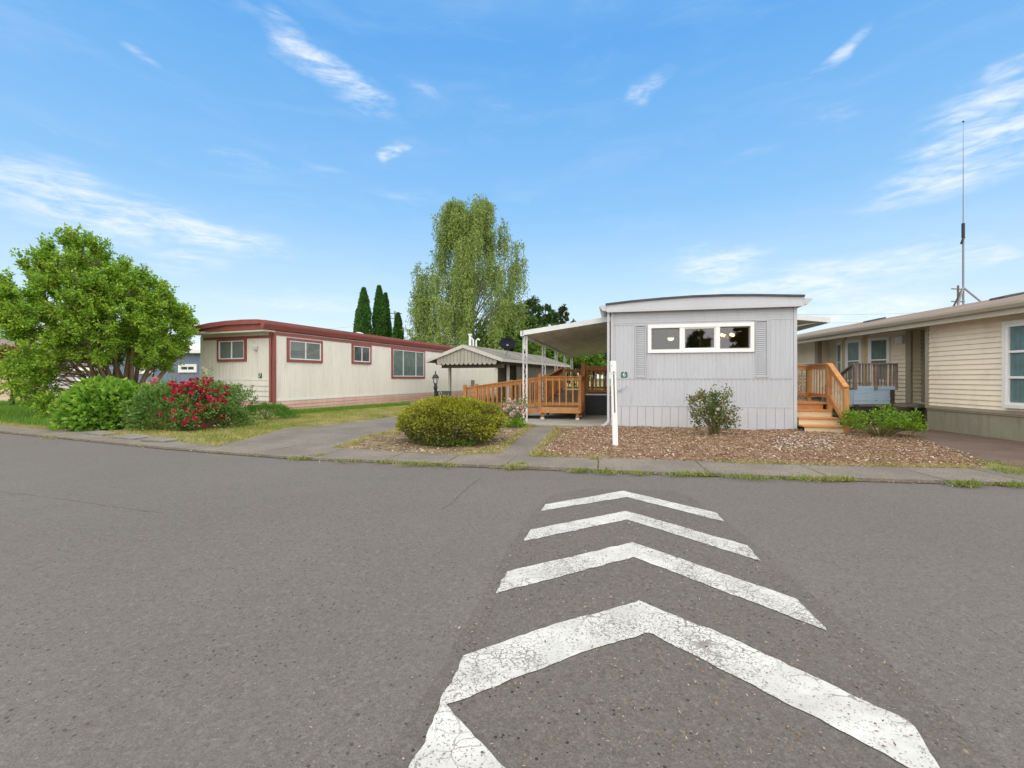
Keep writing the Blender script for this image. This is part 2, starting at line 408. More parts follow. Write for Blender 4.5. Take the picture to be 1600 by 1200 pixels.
# ---------- ground ----------
KERB = [(-900, 632), (-500, 645), (-200, 661), (0, 676), (75, 683.5), (156, 691.6), (265, 702.5), (359, 710), (430, 715.5), (500, 719.7), (599, 723), (717, 729), (860, 734.8),
        (965, 739), (1102, 744), (1240, 749), (1475, 756), (1600, 760), (1900, 769), (2600, 790)]
kp = [np.array(ground(a, c, ROADZ)) for a, c in KERB]
NORM = []
for i in range(len(kp)):
    d = kp[min(i+1, len(kp)-1)]-kp[max(i-1, 0)]; d /= np.linalg.norm(d); NORM.append(np.array((-d[1], d[0])))
WID = .95
up = [p+n*WID for p, n in zip(kp, NORM)]
structure(MB().poly([(-900, -900, 0), (900, -900, 0), (900, 1400, 0), (-900, 1400, 0)]).build('ground', FARGREEN))
rp = [tuple(p)+(ROADZ,) for p in kp]
m = MB(); vs = rp+[(x*.0+x, -60, ROADZ) for x, y, z in rp]; n = len(rp)
for i in range(n-1): m.f.append((i, n+i, n+i+1, i+1))
m.v = vs; structure(m.build('road', ASPH))
m = MB(); a = [tuple(p-q*.12) for p, q in zip(up, NORM)]
m.v = [(x, y, YARD) for x, y in a]+[(x*18, y*18+40, YARD) for x, y in a]
m.f = [(i, i+1, n+i+1, n+i) for i in range(n-1)]
structure(m.build('yard_ground', YARDM))
# pavement slabs with open joints
JOINT = [-700, -420, -250, -120, -20, 60, 140, 215, 305, 395, 487, 600, 694, 790, 935, 1110, 1300, 1480, 1620, 1800, 2300]
kx = [a for a, c in KERB]
def along(px):
    i = max(j for j in range(len(kx)) if kx[j] <= px); i = min(i, len(kx)-2); t = (px-kx[i])/(kx[i+1]-kx[i])
    t = t  # measured along the picture, then set on the kerb line
    p = kp[i]+(kp[i+1]-kp[i])*t; nn = NORM[i]+(NORM[i+1]-NORM[i])*t
    return p, nn/np.linalg.norm(nn)
m = MB()
for j0, j1 in zip(JOINT[:-1], JOINT[1:]):
    st = [j0]+[x for x in kx if j0+3 < x < j1-3]+[j1]
    P = [along(x) for x in st]
    d = P[-1][0]-P[0][0]; d = d/np.linalg.norm(d)*.008
    lo = [p for p, _ in P]; hi = [p+q*WID for p, q in P]
    lo[0] = lo[0]+d; hi[0] = hi[0]+d; lo[-1] = lo[-1]-d; hi[-1] = hi[-1]-d
    tilt = random.uniform(-.004, .004); k = len(lo)
    o = len(m.v)
    m.v += [(*p, TOP+tilt) for p in lo]+[(*p, TOP-tilt) for p in hi]+[(*p, -.02) for p in lo]+[(*p, -.02) for p in hi]
    for i in range(k-1):
        m.f += [(o+i, o+i+1, o+k+i+1, o+k+i), (o+2*k+i, o+2*k+i+1, o+i+1, o+i), (o+k+i, o+k+i+1, o+3*k+i+1, o+3*k+i)]
    m.f += [(o, o+k, o+3*k, o+2*k), (o+k-1, o+3*k-1, o+4*k-1, o+2*k-1)]
structure(m.build('pavement', WALK))
dirt_line = [along(x) for x in range(-600, 2400, 40)]
m = MB(); k = len(dirt_line)
m.v = [(*(p-q*.035), ROADZ+.003) for p, q in dirt_line]+[(*(p+q*.01), ROADZ+.006) for p, q in dirt_line]; m.f = [(i, i+1, k+i+1, k+i) for i in range(k-1)]
structure(m.build('gutter_dirt', soil('dark_gutter_soil', [(.03, .024, .017), (.07, .055, .035), (.15, .12, .07)], 5, 50)))
structure(MB().poly([(*p, ROADZ+.004) for p in pxpoly([(915, 764), (1055, 767), (1085, 780), (1180, 850), (1330, 985), (1480, 1120), (1640, 1260), (560, 1260), (700, 1030), (770, 905), (820, 815), (860, 775)], ROADZ)]).build('speed_hump', PATCH))
CHEV = [
 ('small white chevron painted farthest up the road nearest the kerb', [(846, 798), (852, 788), (974, 766.5), (1119, 801), (1132, 815), (980, 776.5)]),
 ('white painted chevron second from the kerb on the asphalt', [(819.5, 845), (830, 827), (978, 798), (1168, 852), (1189, 876), (980, 811.5)]),
 ('cracked white chevron just above the largest one on the road', [(775, 927), (792, 893), (989, 847), (1246, 936), (1292, 985), (990, 870)]),
 ('largest flaking white chevron nearest the viewer on the asphalt', [(687, 1100), (697, 1100), (722, 1093), (820, 1053), (925, 1014), (1014, 988), (1100, 1031), (1296, 1132), (1400, 1188), (1490, 1236), (1420, 1126), (1246, 1045), (1150, 1000), (998, 938), (860, 977), (724, 1024)]),
 ('partial white painted stroke at the tail of the largest chevron', [(626, 1232), (687, 1100.4), (697, 1100.2), (726, 1133), (800, 1210), (815, 1232)])]
for lab, pts in CHEV:
    q = [np.array(p) for p in pxpoly(pts, ROADZ+.008)]; rag = []
    for a, c in zip(q, q[1:]+q[:1]):
        k = max(1, int(np.linalg.norm(c-a)/.03)); nn = np.array((-(c-a)[1], (c-a)[0]))/np.linalg.norm(c-a); w_ = 0
        for i in range(k):
            w_ = w_*.6+rng.normal()*.0032; rag.append(a+(c-a)*i/k+(nn*w_ if i else 0))
    o = MB().poly([(*p, ROADZ+.008) for p in rag]).build('road_chevron', PAINT)
    tag(o, lab, 'road marking', 'white chevrons painted on the road')
driveway = pxpoly([(330, 700), (357, 694), (451, 669), (516, 664), (620, 651), (655, 640), (690, 631), (800, 631), (822, 655), (740, 656), (640, 668), (575, 680), (520, 699), (490, 712)], .066)
sheet('driveway', driveway, .066, DRIVE)
path = pxpoly([(780, 720), (776, 709), (805, 690), (836, 664), (868, 667), (845, 690), (826, 711), (830, 722)], .067)
sheet('front_path', path, .067, DRIVE)
bed = pxpoly([(868, 669), (956, 665), (1010, 663), (1250, 671), (1335, 670), (1420, 676), (1450, 690), (1500, 706), (1545, 724), (1520, 731.5), (1370, 730), (1200, 726), (1100, 722), (965, 717), (826, 713), (847, 690)], .066)
sheet('mulch_bed', bed, .064, MULCHM, grid=.11, hfun=lambda x, y, d: min(1, d/.35)*(.03+.022*math.sin(3.1*x)*math.sin(2.7*y+1)**2+.006*math.sin(11*x+7*y)))
island = pxpoly([(523, 699), (575, 681), (640, 668), (740, 657), (822, 661), (836, 664), (805, 690), (778, 709), (700, 711), (600, 706)], .066)
sheet('leaf_litter_bed', island, .063, DIRTM, grid=.14, hfun=lambda x, y, d: min(1, d/.3)*(.02+.012*math.sin(9*x+5*y)))
sheet('side_driveway', pxpoly([(1335, 662), (1450, 660), (1700, 660), (2100, 720), (2100, 760), (1700, 737), (1590, 729), (1545, 722), (1500, 706), (1450, 690), (1420, 676)], .065), .065, RDRIVE)
sheet('far_gravel_yard', pxpoly([(-400, 616), (15, 616), (22, 629), (-400, 640)], .065), .065, TANDIRT)
sheet('hills', pxpoly([(-2500, 593.2), (4100, 593.2), (4100, 592.6), (-2500, 592.6)], 0), .3, FARGREEN) if False else None
SLABM = plain('weathered_slab', (.20, .185, .165), .9, .2, 5, bstr=.3, dirt=(.11, .10, .08), dirt_amt=.6)
for px, py, s, rz in ((208, 682, (.72, .38), .42), (252, 686.5, (.66, .34), .30), (160, 676.5, (.7, .3), .45)):
    x, y = ground(px, py, .1)
    o = MB().box(-s[0]/2, s[0]/2, -s[1]/2, s[1]/2, 0, .045).build('stepping_slab', SLABM, bevel=.008); o.location = (x, y, .067); o.rotation_euler = (R(random.uniform(-1, 2)), R(1), -rz)
    lab = {208: 'wide grey paving slab under the leafy hydrangea edge', 252: 'grey paving slab below the dark red roses', 160: 'thin grey paving slab at the left of its row'}[px]
    tag(o, lab, 'paving slab', 'paving slabs beside the pavement')

# long hairline cracks in the asphalt
def crack(pts, w=.007):
    q = [np.array(ground(a, c, ROADZ)) for a, c in pts]; line = []
    for a, c in zip(q[:-1], q[1:]):
        k = max(2, int(np.linalg.norm(c-a)/.06)); line += [a+(c-a)*i/k+rng.normal(size=2)*.012 for i in range(k)]
    m = MB(); n = len(line)
    for i, p in enumerate(line):
        d = line[min(i+1, n-1)]-line[max(i-1, 0)]; d /= np.linalg.norm(d); o = np.array((-d[1], d[0]))*w*rng.uniform(.3, 1)
        m.v += [(*(p-o), ROADZ+.002), (*(p+o), ROADZ+.002)]
    m.f = [(2*i, 2*i+1, 2*i+3, 2*i+2) for i in range(n-1)]
    structure(m.build('road_crack', CRACK))
CRACK = plain('asphalt_crack', (.055, .048, .040), .95, .2)
crack([(755, 745), (735, 758), (706, 785), (690, 800)], .004); crack([(-60, 762), (60, 775), (180, 792), (260, 803)], .003)
# ---------- shared building parts ----------
class Face:
    """a wall plane: o start, d along, n outwards (2D, in the thing's own frame)"""
    def __init__(s, o, d, n=None):
        s.o = np.array(o, float); s.d = np.array(d, float); s.d /= np.linalg.norm(s.d)
        s.n = np.array(n, float) if n is not None else np.array((-s.d[1], s.d[0]))
    def P(s, t, off, z):
        q = s.o+s.d*t+s.n*off; return (q[0], q[1], z)
    def box(s, mb, t0, t1, a, c, z0, z1):
        vs = [s.P(t, o, z) for z in (z0, z1) for o in (a, c) for t in (t0, t1)]
        return mb.add(vs, [(0, 2, 3, 1), (4, 5, 7, 6), (0, 1, 5, 4), (1, 3, 7, 5), (3, 2, 6, 7), (2, 0, 4, 6)])
    def frame(s, mb, t0, t1, z0, z1, w, a, c):
        s.box(mb, t0, t1, a, c, z1-w, z1); s.box(mb, t0, t1, a, c, z0, z0+w)
        s.box(mb, t0, t0+w, a, c, z0+w, z1-w); s.box(mb, t1-w, t1, a, c, z0+w, z1-w); return mb
    def ribs(s, mb, t0, t1, z0, z1, pitch, dep, off=0.0, flat=.5):
        """vertical corrugation"""
        n = max(1, round((t1-t0)/pitch)); p = (t1-t0)/n; pts = []
        for i in range(n):
            x = t0+i*p
            pts += [(x, off), (x+p*flat*.8, off), (x+p*(flat*.8+.1), off+dep), (x+p*.9, off+dep)]
        pts.append((t1, off)); k = len(pts)
        mb.add([s.P(t, o, z0) for t, o in pts]+[s.P(t, o, z1) for t, o in pts], [(i, i+1, k+i+1, k+i) for i in range(k-1)])
        return mb
    def laps(s, mb, t0, t1, z0, z1, pitch, dep=.016, off=0.0):
        n = max(1, round((z1-z0)/pitch)); p = (z1-z0)/n
        for i in range(n):
            a = z0+i*p
            lo = max(z0, a-.014)
            mb.add([s.P(t0, off+dep, lo), s.P(t1, off+dep, lo), s.P(t1, off+.001, a+p), s.P(t0, off+.001, a+p)], [(0, 1, 2, 3)])
        return mb
def window(face, t0, t1, z0, z1, parent, trim, tw, sash, blindm, splits=(), rails=(), proud=.03, label=None, sw=.035, base=.012):
    face = Face(face.o+face.n*base, face.d, face.n)
    """window: sash frame with its trim, panes and the blind behind"""
    m = MB(); a0, a1, b0, b1 = t0+tw, t1-tw, z0+tw, z1-tw
    face.frame(m, a0, a1, b0, b1, sw, .006, proud)
    for f in splits: c = a0+(a1-a0)*f; face.box(m, c-sw*.55, c+sw*.55, .006, proud-.004, b0+sw, b1-sw)
    for f in rails: c = b0+(b1-b0)*f; face.box(m, a0+sw, a1-sw, .006, proud-.006, c-sw*.5, c+sw*.5)
    w = m.build('window', sash, parent)
    if label: w['label'] = label
    if tw > 0: face.frame(MB(), t0, t1, z0, z1, tw, -.01, proud+.012).build('trim', trim, w)
    MB().poly([face.P(a0+sw*.5, .017, b0+sw*.5), face.P(a1-sw*.5, .017, b0+sw*.5), face.P(a1-sw*.5, .017, b1-sw*.5), face.P(a0+sw*.5, .017, b1-sw*.5)]).build('pane', GLASS, w)
    m = MB()
    if blindm is BLIND:
        n = int((b1-b0)/.045)
        for i in range(n):
            z = b0+(i+.5)*(b1-b0)/n
            m.add([face.P(a0+sw, .0045, z-.024), face.P(a1-sw, .0045, z-.024), face.P(a1-sw, .012, z+.019), face.P(a0+sw, .012, z+.019)], [(0, 1, 2, 3)])
        face.box(m, a0+sw, a1-sw, .002, .0035, b0+sw, b1-sw)
    else:
        face.ribs(m, a0+sw, a1-sw, b0+sw, b1-sw, .09, .007, .003)
    m.build('blind' if blindm is BLIND else 'curtain', blindm, w)
    return w
GLASS = glass('window_glass', (.80, .84, .84), .01); GLASSC = glass('clear_window_glass', (.85, .87, .85), .06)
BLIND = plain('grey_window_blind', (.30, .31, .30), .7, .1)
CURT = plain('grey_green_curtain', (.22, .27, .25), .9, .2, 4); DARKC = plain('dark_curtain', (.10, .11, .11), .9, .2, 4); TEAL = plain('teal_curtain', (.17, .27, .28), .9, .2, 4)
WHITE = plain('white_paint', (.74, .74, .72), .5, .05, 2, bstr=.05); VINYL = plain('white_vinyl', (.80, .80, .79), .4, .03)
GREYW = plain('grey_house_paint', (.48, .497, .53), .55, .04, 1.5, (1, 1, .3), dirt=(.37, .37, .37), dirt_amt=.40, streak=True)
GREYT = plain('grey_trim_paint', (.49, .50, .53), .5, .05, 1.5, dirt=(.4, .4, .39), dirt_amt=.3, streak=True)
SHUT = plain('grey_shutter_paint', (.43, .44, .47), .55, .05)
ROOFD = plain('dark_roofing', (.07, .07, .075), .85, .3, 5, bstr=.3)
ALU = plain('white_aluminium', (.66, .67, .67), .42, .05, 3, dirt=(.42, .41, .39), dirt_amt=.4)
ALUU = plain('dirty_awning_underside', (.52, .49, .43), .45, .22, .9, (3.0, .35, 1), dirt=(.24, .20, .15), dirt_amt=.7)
CREAM = plain('pale_cream_metal_siding', (.73, .695, .635), .5, .05, 1.5, (1, 1, .25), dirt=(.46, .42, .35), dirt_amt=.35, streak=True)
RED = plain('brick_red_trim', (.27, .082, .072), .5, .12, 4); PINK = plain('faded_pink_skirting', (.60, .39, .33), .7, .1, 2, dirt=(.36, .22, .18), dirt_amt=.5, streak=True)
ROOFW = plain('white_roof_coating', (.66, .65, .62), .6, .1, 1)
BEIGE = plain('beige_vinyl_siding', (.86, .765, .60), .55, .05, 1.2, (1, 1, .4), dirt=(.48, .40, .27), dirt_amt=.3)
TAUPE = plain('taupe_trim', (.335, .295, .225), .6, .08); TANP = plain('tan_post_paint', (.52, .38, .22), .6, .08)
FOUND = plain('mossy_render_skirting', (.265, .255, .190), .9, .1, 2, bstr=.2, dirt=(.16, .17, .10), dirt_amt=.7, streak=True)
OLIVE = plain('olive_door_paint', (.22, .20, .035), .5, .1)
SHBR = shingles('brown_shingles', (.25, .18, .14), (.31, .235, .19)); SHGR = shingles('mossy_grey_shingles', (.16, .15, .125), (.26, .24, .20), .14, (.12, .13, .06))
BLUEH = plain('slate_blue_siding', (.165, .205, .29), .6, .08, 2, (1, 1, .3))
BLACK = plain('black_metal', (.018, .018, .02), .45, .2, 8); STEEL = plain('grey_steel', (.22, .22, .22), .45, .15, 6, metal=.4)
GREENS = plain('green_sign_plate', (.012, .135, .085), .4, .08); PLW = plain('sign_white', (.78, .79, .76), .5, .02)
ROOMW = plain('room_wall', (.34, .27, .20), .9, .1); DARKF = plain('room_floor', (.12, .09, .06), .9, .1)
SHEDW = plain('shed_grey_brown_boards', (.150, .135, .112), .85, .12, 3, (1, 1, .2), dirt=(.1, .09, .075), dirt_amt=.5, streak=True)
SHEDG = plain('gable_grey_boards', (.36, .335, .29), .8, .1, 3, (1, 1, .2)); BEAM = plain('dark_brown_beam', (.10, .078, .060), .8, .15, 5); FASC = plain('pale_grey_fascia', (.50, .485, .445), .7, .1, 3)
REDF = plain('red_plastic', (.45, .03, .03), .5, .1)

def text_part(name, txt, size, mat, parent, loc, rot, ext=.002):
    c = bpy.data.curves.new(name, 'FONT'); c.body = txt; c.size = size; c.align_x = 'CENTER'; c.align_y = 'CENTER'; c.extrude = ext
    tmp = bpy.data.objects.new(name, c); COL.objects.link(tmp); bpy.context.view_layer.update()
    me = bpy.data.meshes.new_from_object(tmp.evaluated_get(bpy.context.evaluated_depsgraph_get())); bpy.data.objects.remove(tmp); bpy.data.curves.remove(c)
    me.name = name; me.materials.clear(); me.materials.append(mat)
    o = bpy.data.objects.new(name, me); COL.objects.link(o); o.parent = parent; o.location = loc; o.rotation_euler = rot; return o
def rounded(x0, x1, z0, z1, r, n=5):
    pts = []
    for cx, cz, a in ((x1-r, z1-r, 0), (x0+r, z1-r, 90), (x0+r, z0+r, 180), (x1-r, z0+r, 270)):
        for i in range(n+1):
            t = R(a+90*i/n); pts.append((cx+r*math.cos(t), cz+r*math.sin(t)))
    return pts
def plaque(parent, face, t, z, w, h, txt, rot):
    m = MB(); pts = rounded(t-w/2, t+w/2, z-h/2, z+h/2, w*.14)
    m.add([face.P(a, .022, c) for a, c in pts]+[face.P(a, .036, c) for a, c in pts], [tuple(range(len(pts), 2*len(pts)))]+[(i, (i+1) % len(pts), len(pts)+(i+1) % len(pts), len(pts)+i) for i in range(len(pts))])
    p = m.build('number_plate', GREENS, parent)
    text_part('numeral', txt, h*1.15, PLW, p, face.P(t, .039, z), rot)

# ---------- grey home, number 6 ----------
GO = (2.51, 11.51); GA = R(13); GD = (math.cos(GA), -math.sin(GA)); GV = (math.sin(GA), math.cos(GA))
def gw(x, y): return (GO[0]+GD[0]*x+GV[0]*y, GO[1]+GD[1]*x+GV[1]*y)
def gh(px, py): return hit(px, py, GO, GD)
g = thing('mobile_home', 'light grey corrugated mobile home with a wide white three-part window and number 6', 'mobile home', (GO[0], GO[1], 0), -GA)
GWID = gh(1244, 600)[0]; GL = 15.2
fr = Face((0, 0), (1, 0), (0, -1))
zs = .62; zm = 1.295; zt = 2.64; ze = 2.97
w0, wz1 = gh(1012, 508.8); w1, _ = gh(1178, 503.7); wz0 = gh(1095, 551)[1]; wz1 = gh(1095, 506)[1]
m = MB()
fr.box(m, 0, w0+.02, -.1, -.002, .05, ze); fr.box(m, w1-.02, GWID, -.1, -.002, .05, ze)
fr.box(m, w0+.02, w1-.02, -.1, -.002, .05, wz0+.02); fr.box(m, w0+.02, w1-.02, -.1, -.002, wz1-.02, ze)
m.box(0, .1, .1, GL, .05, ze); m.box(GWID-.1, GWID, .1, GL, .05, ze); m.box(.1, GWID-.1, GL-.1, GL, .05, ze)
s0, s1 = gh(992.5, 550)[0], gh(1009.5, 550)[0]; s2, s3 = gh(1179.6, 550)[0], gh(1199.7, 550)[0]
P0 = .055
fr.ribs(m, P0, GWID-P0, zs+.01, zm-.012, .098, .011, .004)
fr.ribs(m, P0, s0-.012, zm+.014, zt-.012, .098, .011, .004); fr.ribs(m, s3+.012, GWID-P0, zm+.014, zt+.03, .098, .011, .004)
fr.ribs(m, w0-.03, w1+.03, zm+.014, wz0-.012, .098, .011, .004)
fr.laps(m, P0, GWID-P0, zt+.035, ze-.02, .062, .009, .002)
m.build('wall', GREYW, g)
m = MB()
for z in (zm, zs): fr.box(m, P0, GWID-P0, .001, .022, z-.011, z+.009)
fr.box(m, P0, s0, .001, .02, zt-.01, zt+.012)
fr.box(m, -.012, P0, -.05, .026, .05, ze); fr.box(m, GWID-P0, GWID+.012, -.05, .026, .05, ze)
for t in (s0-.012, s3+.0): fr.box(m, t, t+.012, .001, .017, zm, zt)
m.build('edge_trim', GREYT, g)
m = MB(); n = 21
for i in range(n):
    a = P0+(GWID-2*P0)*i/n; c = P0+(GWID-2*P0)*(i+1)/n; fr.box(m, a+.004, c-.004, .0, .014, .05, zs-.012)
m.build('skirting', GREYT, g)
for a, c in ((s0, s1), (s2, s3)):
    m = MB(); fr.frame(m, a, c, zm+.02, zt-.01 if a == s0 else zt+.03, .028, .002, .034)
    sh = m.build('shutter', SHUT, g); m = MB(); z = zm+.05
    while z < zt-.05:
        m.add([fr.P(a+.028, .02, z), fr.P(c-.028, .02, z), fr.P(c-.028, .008, z+.04), fr.P(a+.028, .008, z+.026)], [(0, 1, 2, 3)]); z += .046
    m.build('louvre', SHUT, sh)
# window with a real room behind
m = MB(); fr.frame(m, w0, w1, wz0, wz1, .085, -.06, .05)
c1, c2 = gh(1065, 530)[0], gh(1121, 530)[0]
fr.box(m, c1-.05, c1+.045, -.05, .044, wz0+.085, wz1-.085); fr.box(m, c2-.045, c2+.05, -.05, .044, wz0+.085, wz1-.085)
fr.frame(m, c1+.045, c2-.045, wz0+.085, wz1-.085, .03, -.03, .03)
win = m.build('window', VINYL, g, bevel=.004)
m = MB()
for a, c, d in ((w0+.085, c1-.05, -.028), (c1+.07, c2-.07, .0), (c2+.05, w1-.085, -.028)):
    MB().poly([fr.P(a, d, wz0+.08), fr.P(c, d, wz0+.08), fr.P(c, d, wz1-.08), fr.P(a, d, wz1-.08)]).build('pane', GLASSC, win)
m = MB()
fr.frame(m, w0+.085, c1-.05, wz0+.085, wz1-.085, .022, -.055, -.02); m.build('sash', STEEL, win); m = MB(); fr.frame(m, c2+.05, w1-.085, wz0+.085, wz1-.085, .022, -.055, -.02)
m.build('sash', STEEL, win)
m = MB(); yb = 3.6; RX0 = .35; RX1 = GWID-.35
m.box(RX0, RX1, yb, yb+.05, .75, 2.75); m.box(RX0-.05, RX0, .11, yb, .75, 2.75); m.box(RX1, RX1+.05, .11, yb, .75, 2.75); m.box(RX0, RX1, .11, yb, 2.75, 2.8)
m.box(2.45, 2.5, 2.2, yb, .75, 2.75)
m.build('room', ROOMW, g); MB().box(RX0, RX1, .11, yb, .7, .75).build('room_floor', DARKF, g)
# roof, fascia, gutters
xs = [-.14, .5, 1.2, 1.9, 2.6, 3.3, GWID+.13]; zz = [3.13, 3.185, 3.225, 3.25, 3.25, 3.225, 3.165]
prof = list(zip(xs, zz))
m = MB(); k = len(prof); y0, y1 = -.14, GL+.14
top = [(x, z+.045) for x, z in prof]; bot = [(x, z) for x, z in prof][::-1]
m.prism(top+bot, 1, y0-.02, y1); m.build('roof', ROOFD, g)
m = MB(); a = prof+[(GWID+.10, 2.975), (-.1, 2.975)]
m.prism(a, 1, y0+.02, y0+.10)
lo = [(x, 2.975+(z-2.975)*.55) for x, z in prof]+[(GWID+.10, 2.96), (-.1, 2.96)]; m.prism(lo, 1, y0+.002, y0+.02)
lo = [(x, 2.975+(z-2.975)*.18) for x, z in prof]+[(GWID+.10, 2.945), (-.1, 2.945)]; m.prism(lo, 1, y0-.02, y0+.002)
m.box(-.1, GWID+.1, y0+.1, .0, 2.97, 2.985)
m.build('fascia', GREYT, g)
for sgn, x in ((-1, -.13), (1, GWID+.12)):
    m = MB(); p = [(x, 2.98), (x+sgn*.07, 2.99), (x+sgn*.17, 3.10), (x+sgn*.17, 3.12), (x, 3.13)]
    m.prism([(a, c) for a, c in p], 1, y0+.0, y1); gt = m.build('gutter', GREYT, g)
MB().tube([(.6*GWID+.9, .5, 3.2), (.6*GWID+.9, .5, 3.33)], .035, 8).build('roof_vent', BLACK, g)
m = MB(); m.bar((-.07, -.055, 2.98), (-.07, -.055, .22), .06, .05); m.bar((-.07, -.055, .22), (-.15, -.09, .13), .06, .05); m.bar((-.15, -.09, .13), (-.24, -.11, .11), .06, .05)
m.build('downspout', GREYT, g)
t, z = gh(975.2, 585.3); plaque(g, fr, t, z, .145, .135, '6', (R(90), 0, 0))
m = MB(); a = gh(965, 612); c = gh(981, 604)
pts = [fr.P(a[0]+(c[0]-a[0])*q, .05+.03*math.sin(9*q), a[1]+(c[1]-a[1])*q+.02*math.sin(17*q)) for q in np.linspace(0, 1, 12)]
m.tube(pts, .004, 5); m.tube([fr.P(a[0]+.06+.05*math.cos(q), .05, a[1]+.02+.03*math.sin(q)) for q in np.linspace(0, 6.28, 12)], .004, 5)
m.build('wire', STEEL, g)
# lamps hanging in the room
LAMPW = emit('lit_lamp_bowl', (1, .80, .52), 1.1); BULB = emit('warm_bulb', (1, .56, .20), 3.0)
def inroom(px, depth, z):
    o = gw(0, depth); t, _ = hit(px, 500, o, GD); return gw(t, depth)+(z,)
def pz(px, py, x, y): return CAMZ+(HZ-py)/F*y
x, y, _ = inroom(1048, 1.5, 0); zl = pz(0, 529, x, y)
l = thing('pendant_lamp', 'round white ceiling lamp glowing behind the left pane of the grey home', 'ceiling lamp', (x, y, zl))
MB().tube([(0, 0, .12), (0, 0, 2.75-zl)], .008, 6).build('stem', STEEL, l)
MB().lathe([(.02, .24), (.05, .22), (.055, .10), (.095, .05), (.095, .02)], n=16).build('shade', plain('frosted_shade', (.6, .58, .5), .4), l, True)
MB().lathe([(.088, .015), (.08, -.02), (.055, -.05), (.015, -.062)], n=16).build('diffuser', LAMPW, l, True)
x, y, _ = inroom(1134, 1.9, 0); zl = pz(0, 525, x, y)
l = thing('chandelier', 'small brass chandelier with warm lit bulbs behind the right pane of the grey home', 'chandelier', (x, y, zl))
BRASS = plain('brass', (.5, .32, .12), .35, .1, metal=.8)
m = MB(); m.tube([(0, 0, -.05), (0, 0, 2.75-zl)], .01, 6); m.lathe([(.02, -.09), (.05, -.05), (.02, .02)])
for i in range(5):
    t = i*1.2566; m.tube([(0, 0, -.04), (.1*math.cos(t), .1*math.sin(t), -.08), (.2*math.cos(t), .2*math.sin(t), -.02)], .008, 5)
m.build('frame', BRASS, l)
for i in range(5):
    t = i*1.2566; MB().lathe([(.014, -.02), (.038, .0), (.045, .035), (.02, .06)], (.2*math.cos(t), .2*math.sin(t), 0), 10).build('bulb', BULB, l, True)

# ---------- cream home with red trim, number 7 ----------
SO = (-8.78, 16.8); SA = R(20.1); SV = (math.sin(SA), math.cos(SA)); SU = (math.cos(SA), -math.sin(SA)); EDIR = (-SU[0], -SU[1])
h = thing('mobile_home', 'long cream metal mobile home with dark red trim, bowed roof and pink skirting', 'mobile home', (SO[0], SO[1], 0), -SA)
sf = Face((0, 0), (0, 1), (1, 0)); ef = Face((0, 0), (-1, 0), (0, -1))
sh_ = lambda px, py: hit(px, py, SO, SV); eh = lambda px, py: hit(px, py, SO, EDIR)
SL = 26.0; SW = 3.84; zb = .46; zc = 3.0
m = MB(); m.box(-SW, 0, 0, SL, .05, zc+.05)
sf.ribs(m, .06, SL, zb+.06, 2.9, .10, .010, .003, .75); zl0 = 1.22
ef.ribs(m, .14, SW-.22, zl0+.08, 2.82, .075, .010, .003, .7)
ef.laps(m, .14, SW-.0, zb, zl0, .185, .032, .002); ef.box(m, SW-.2, SW+.01, .0, .02, zb, 2.95)
m.build('wall', CREAM, h)
m = MB(); sf.laps(m, .03, SL, .05, zb-.02, .13, .024, .004); ef.laps(m, .03, SW, .05, zb-.03, .13, .024, .004); m.build('skirting', PINK, h)
m = MB(); sf.box(m, .06, SL, .0, .022, zb-.02, zb+.06); ef.box(m, .14, SW-.2, .0, .02, zl0, zl0+.08); m.build('belt_trim', WHITE, h)
m = MB()
m.box(-.045, .05, -.05, .05, .05, 3.0); ef.box(m, .13, SW-.15, .0, .03, 2.80, 2.90)
sf.box(m, .05, SL, .0, .035, 2.90, 3.02); ef.box(m, .10, .16, .02, .085, .42, 2.98)
m.build('corner_trim', RED, h)
MB().tube([(.045, -.16, 3.0), (.0, -.12, 2.9), (-.08, -.1, 2.8), (-.08, -.1, .45)], .035, 8).build('downspout', RED, h)
oy = -.55
pr = [(-SW-.12, 3.19), (-3.3, 3.29), (-2.6, 3.37), (-1.8, 3.41), (-.9, 3.42), (-.2, 3.40), (.13, 3.36)]
m = MB(); m.prism([(x, z+.03) for x, z in pr]+[(x, z-.02) for x, z in pr][::-1], 1, oy+.02, SL+.2); m.build('roof', ROOFW, h)
m = MB(); m.prism([(x, z+.02) for x, z in pr]+[(.13, 3.26), (-1.8, 3.27), (-SW-.12, 3.10)], 1, oy-.02, oy+.05)
m.prism([(x*.99, 3.1+(z-3.1)*.62) for x, z in pr]+[(.1, 3.07), (-SW-.08, 3.07)], 1, oy+.05, oy+.09)
m.build('fascia', RED, h)
m = MB(); m.prism([(.0, 3.06), (.10, 3.08), (.19, 3.24), (.19, 3.38), (.13, 3.385), (.0, 3.3)], 1, oy-.03, SL+.2); m.box(.192, .2, oy-.03, SL+.2, 3.27, 3.30)
m.build('gutter', RED, h); MB().box(-SW-.1, .02, oy+.09, 0, 3.0, 3.06).build('soffit', CREAM, h)
for (a, b0, c, d, sp, bl) in ((447.6, 527.5, 502.8, 565, (.5,), BLIND), (549, 536.5, 579, 568, (.5,), DARKC), (611, 542.5, 663, 591, (.31, .72), CURT)):
    t0, z1 = sh_(a, b0); t1, _ = sh_(c, b0); z0 = sh_(a, d)[1]
    window(sf, t0, t1, z0, z1, h, RED, .10, VINYL, bl, sp, proud=.04)
t1, z1 = eh(341, 530); t0, _ = eh(386, 527); z0 = eh(364, 564.8)[1]; window(ef, t0, t1, z0, z1, h, RED, .09, VINYL, BLIND, (.5,), proud=.04)
t, z = eh(407.6, 586.7); plaque(h, ef, t, z, .15, .20, '7', (R(90), 0, 0))
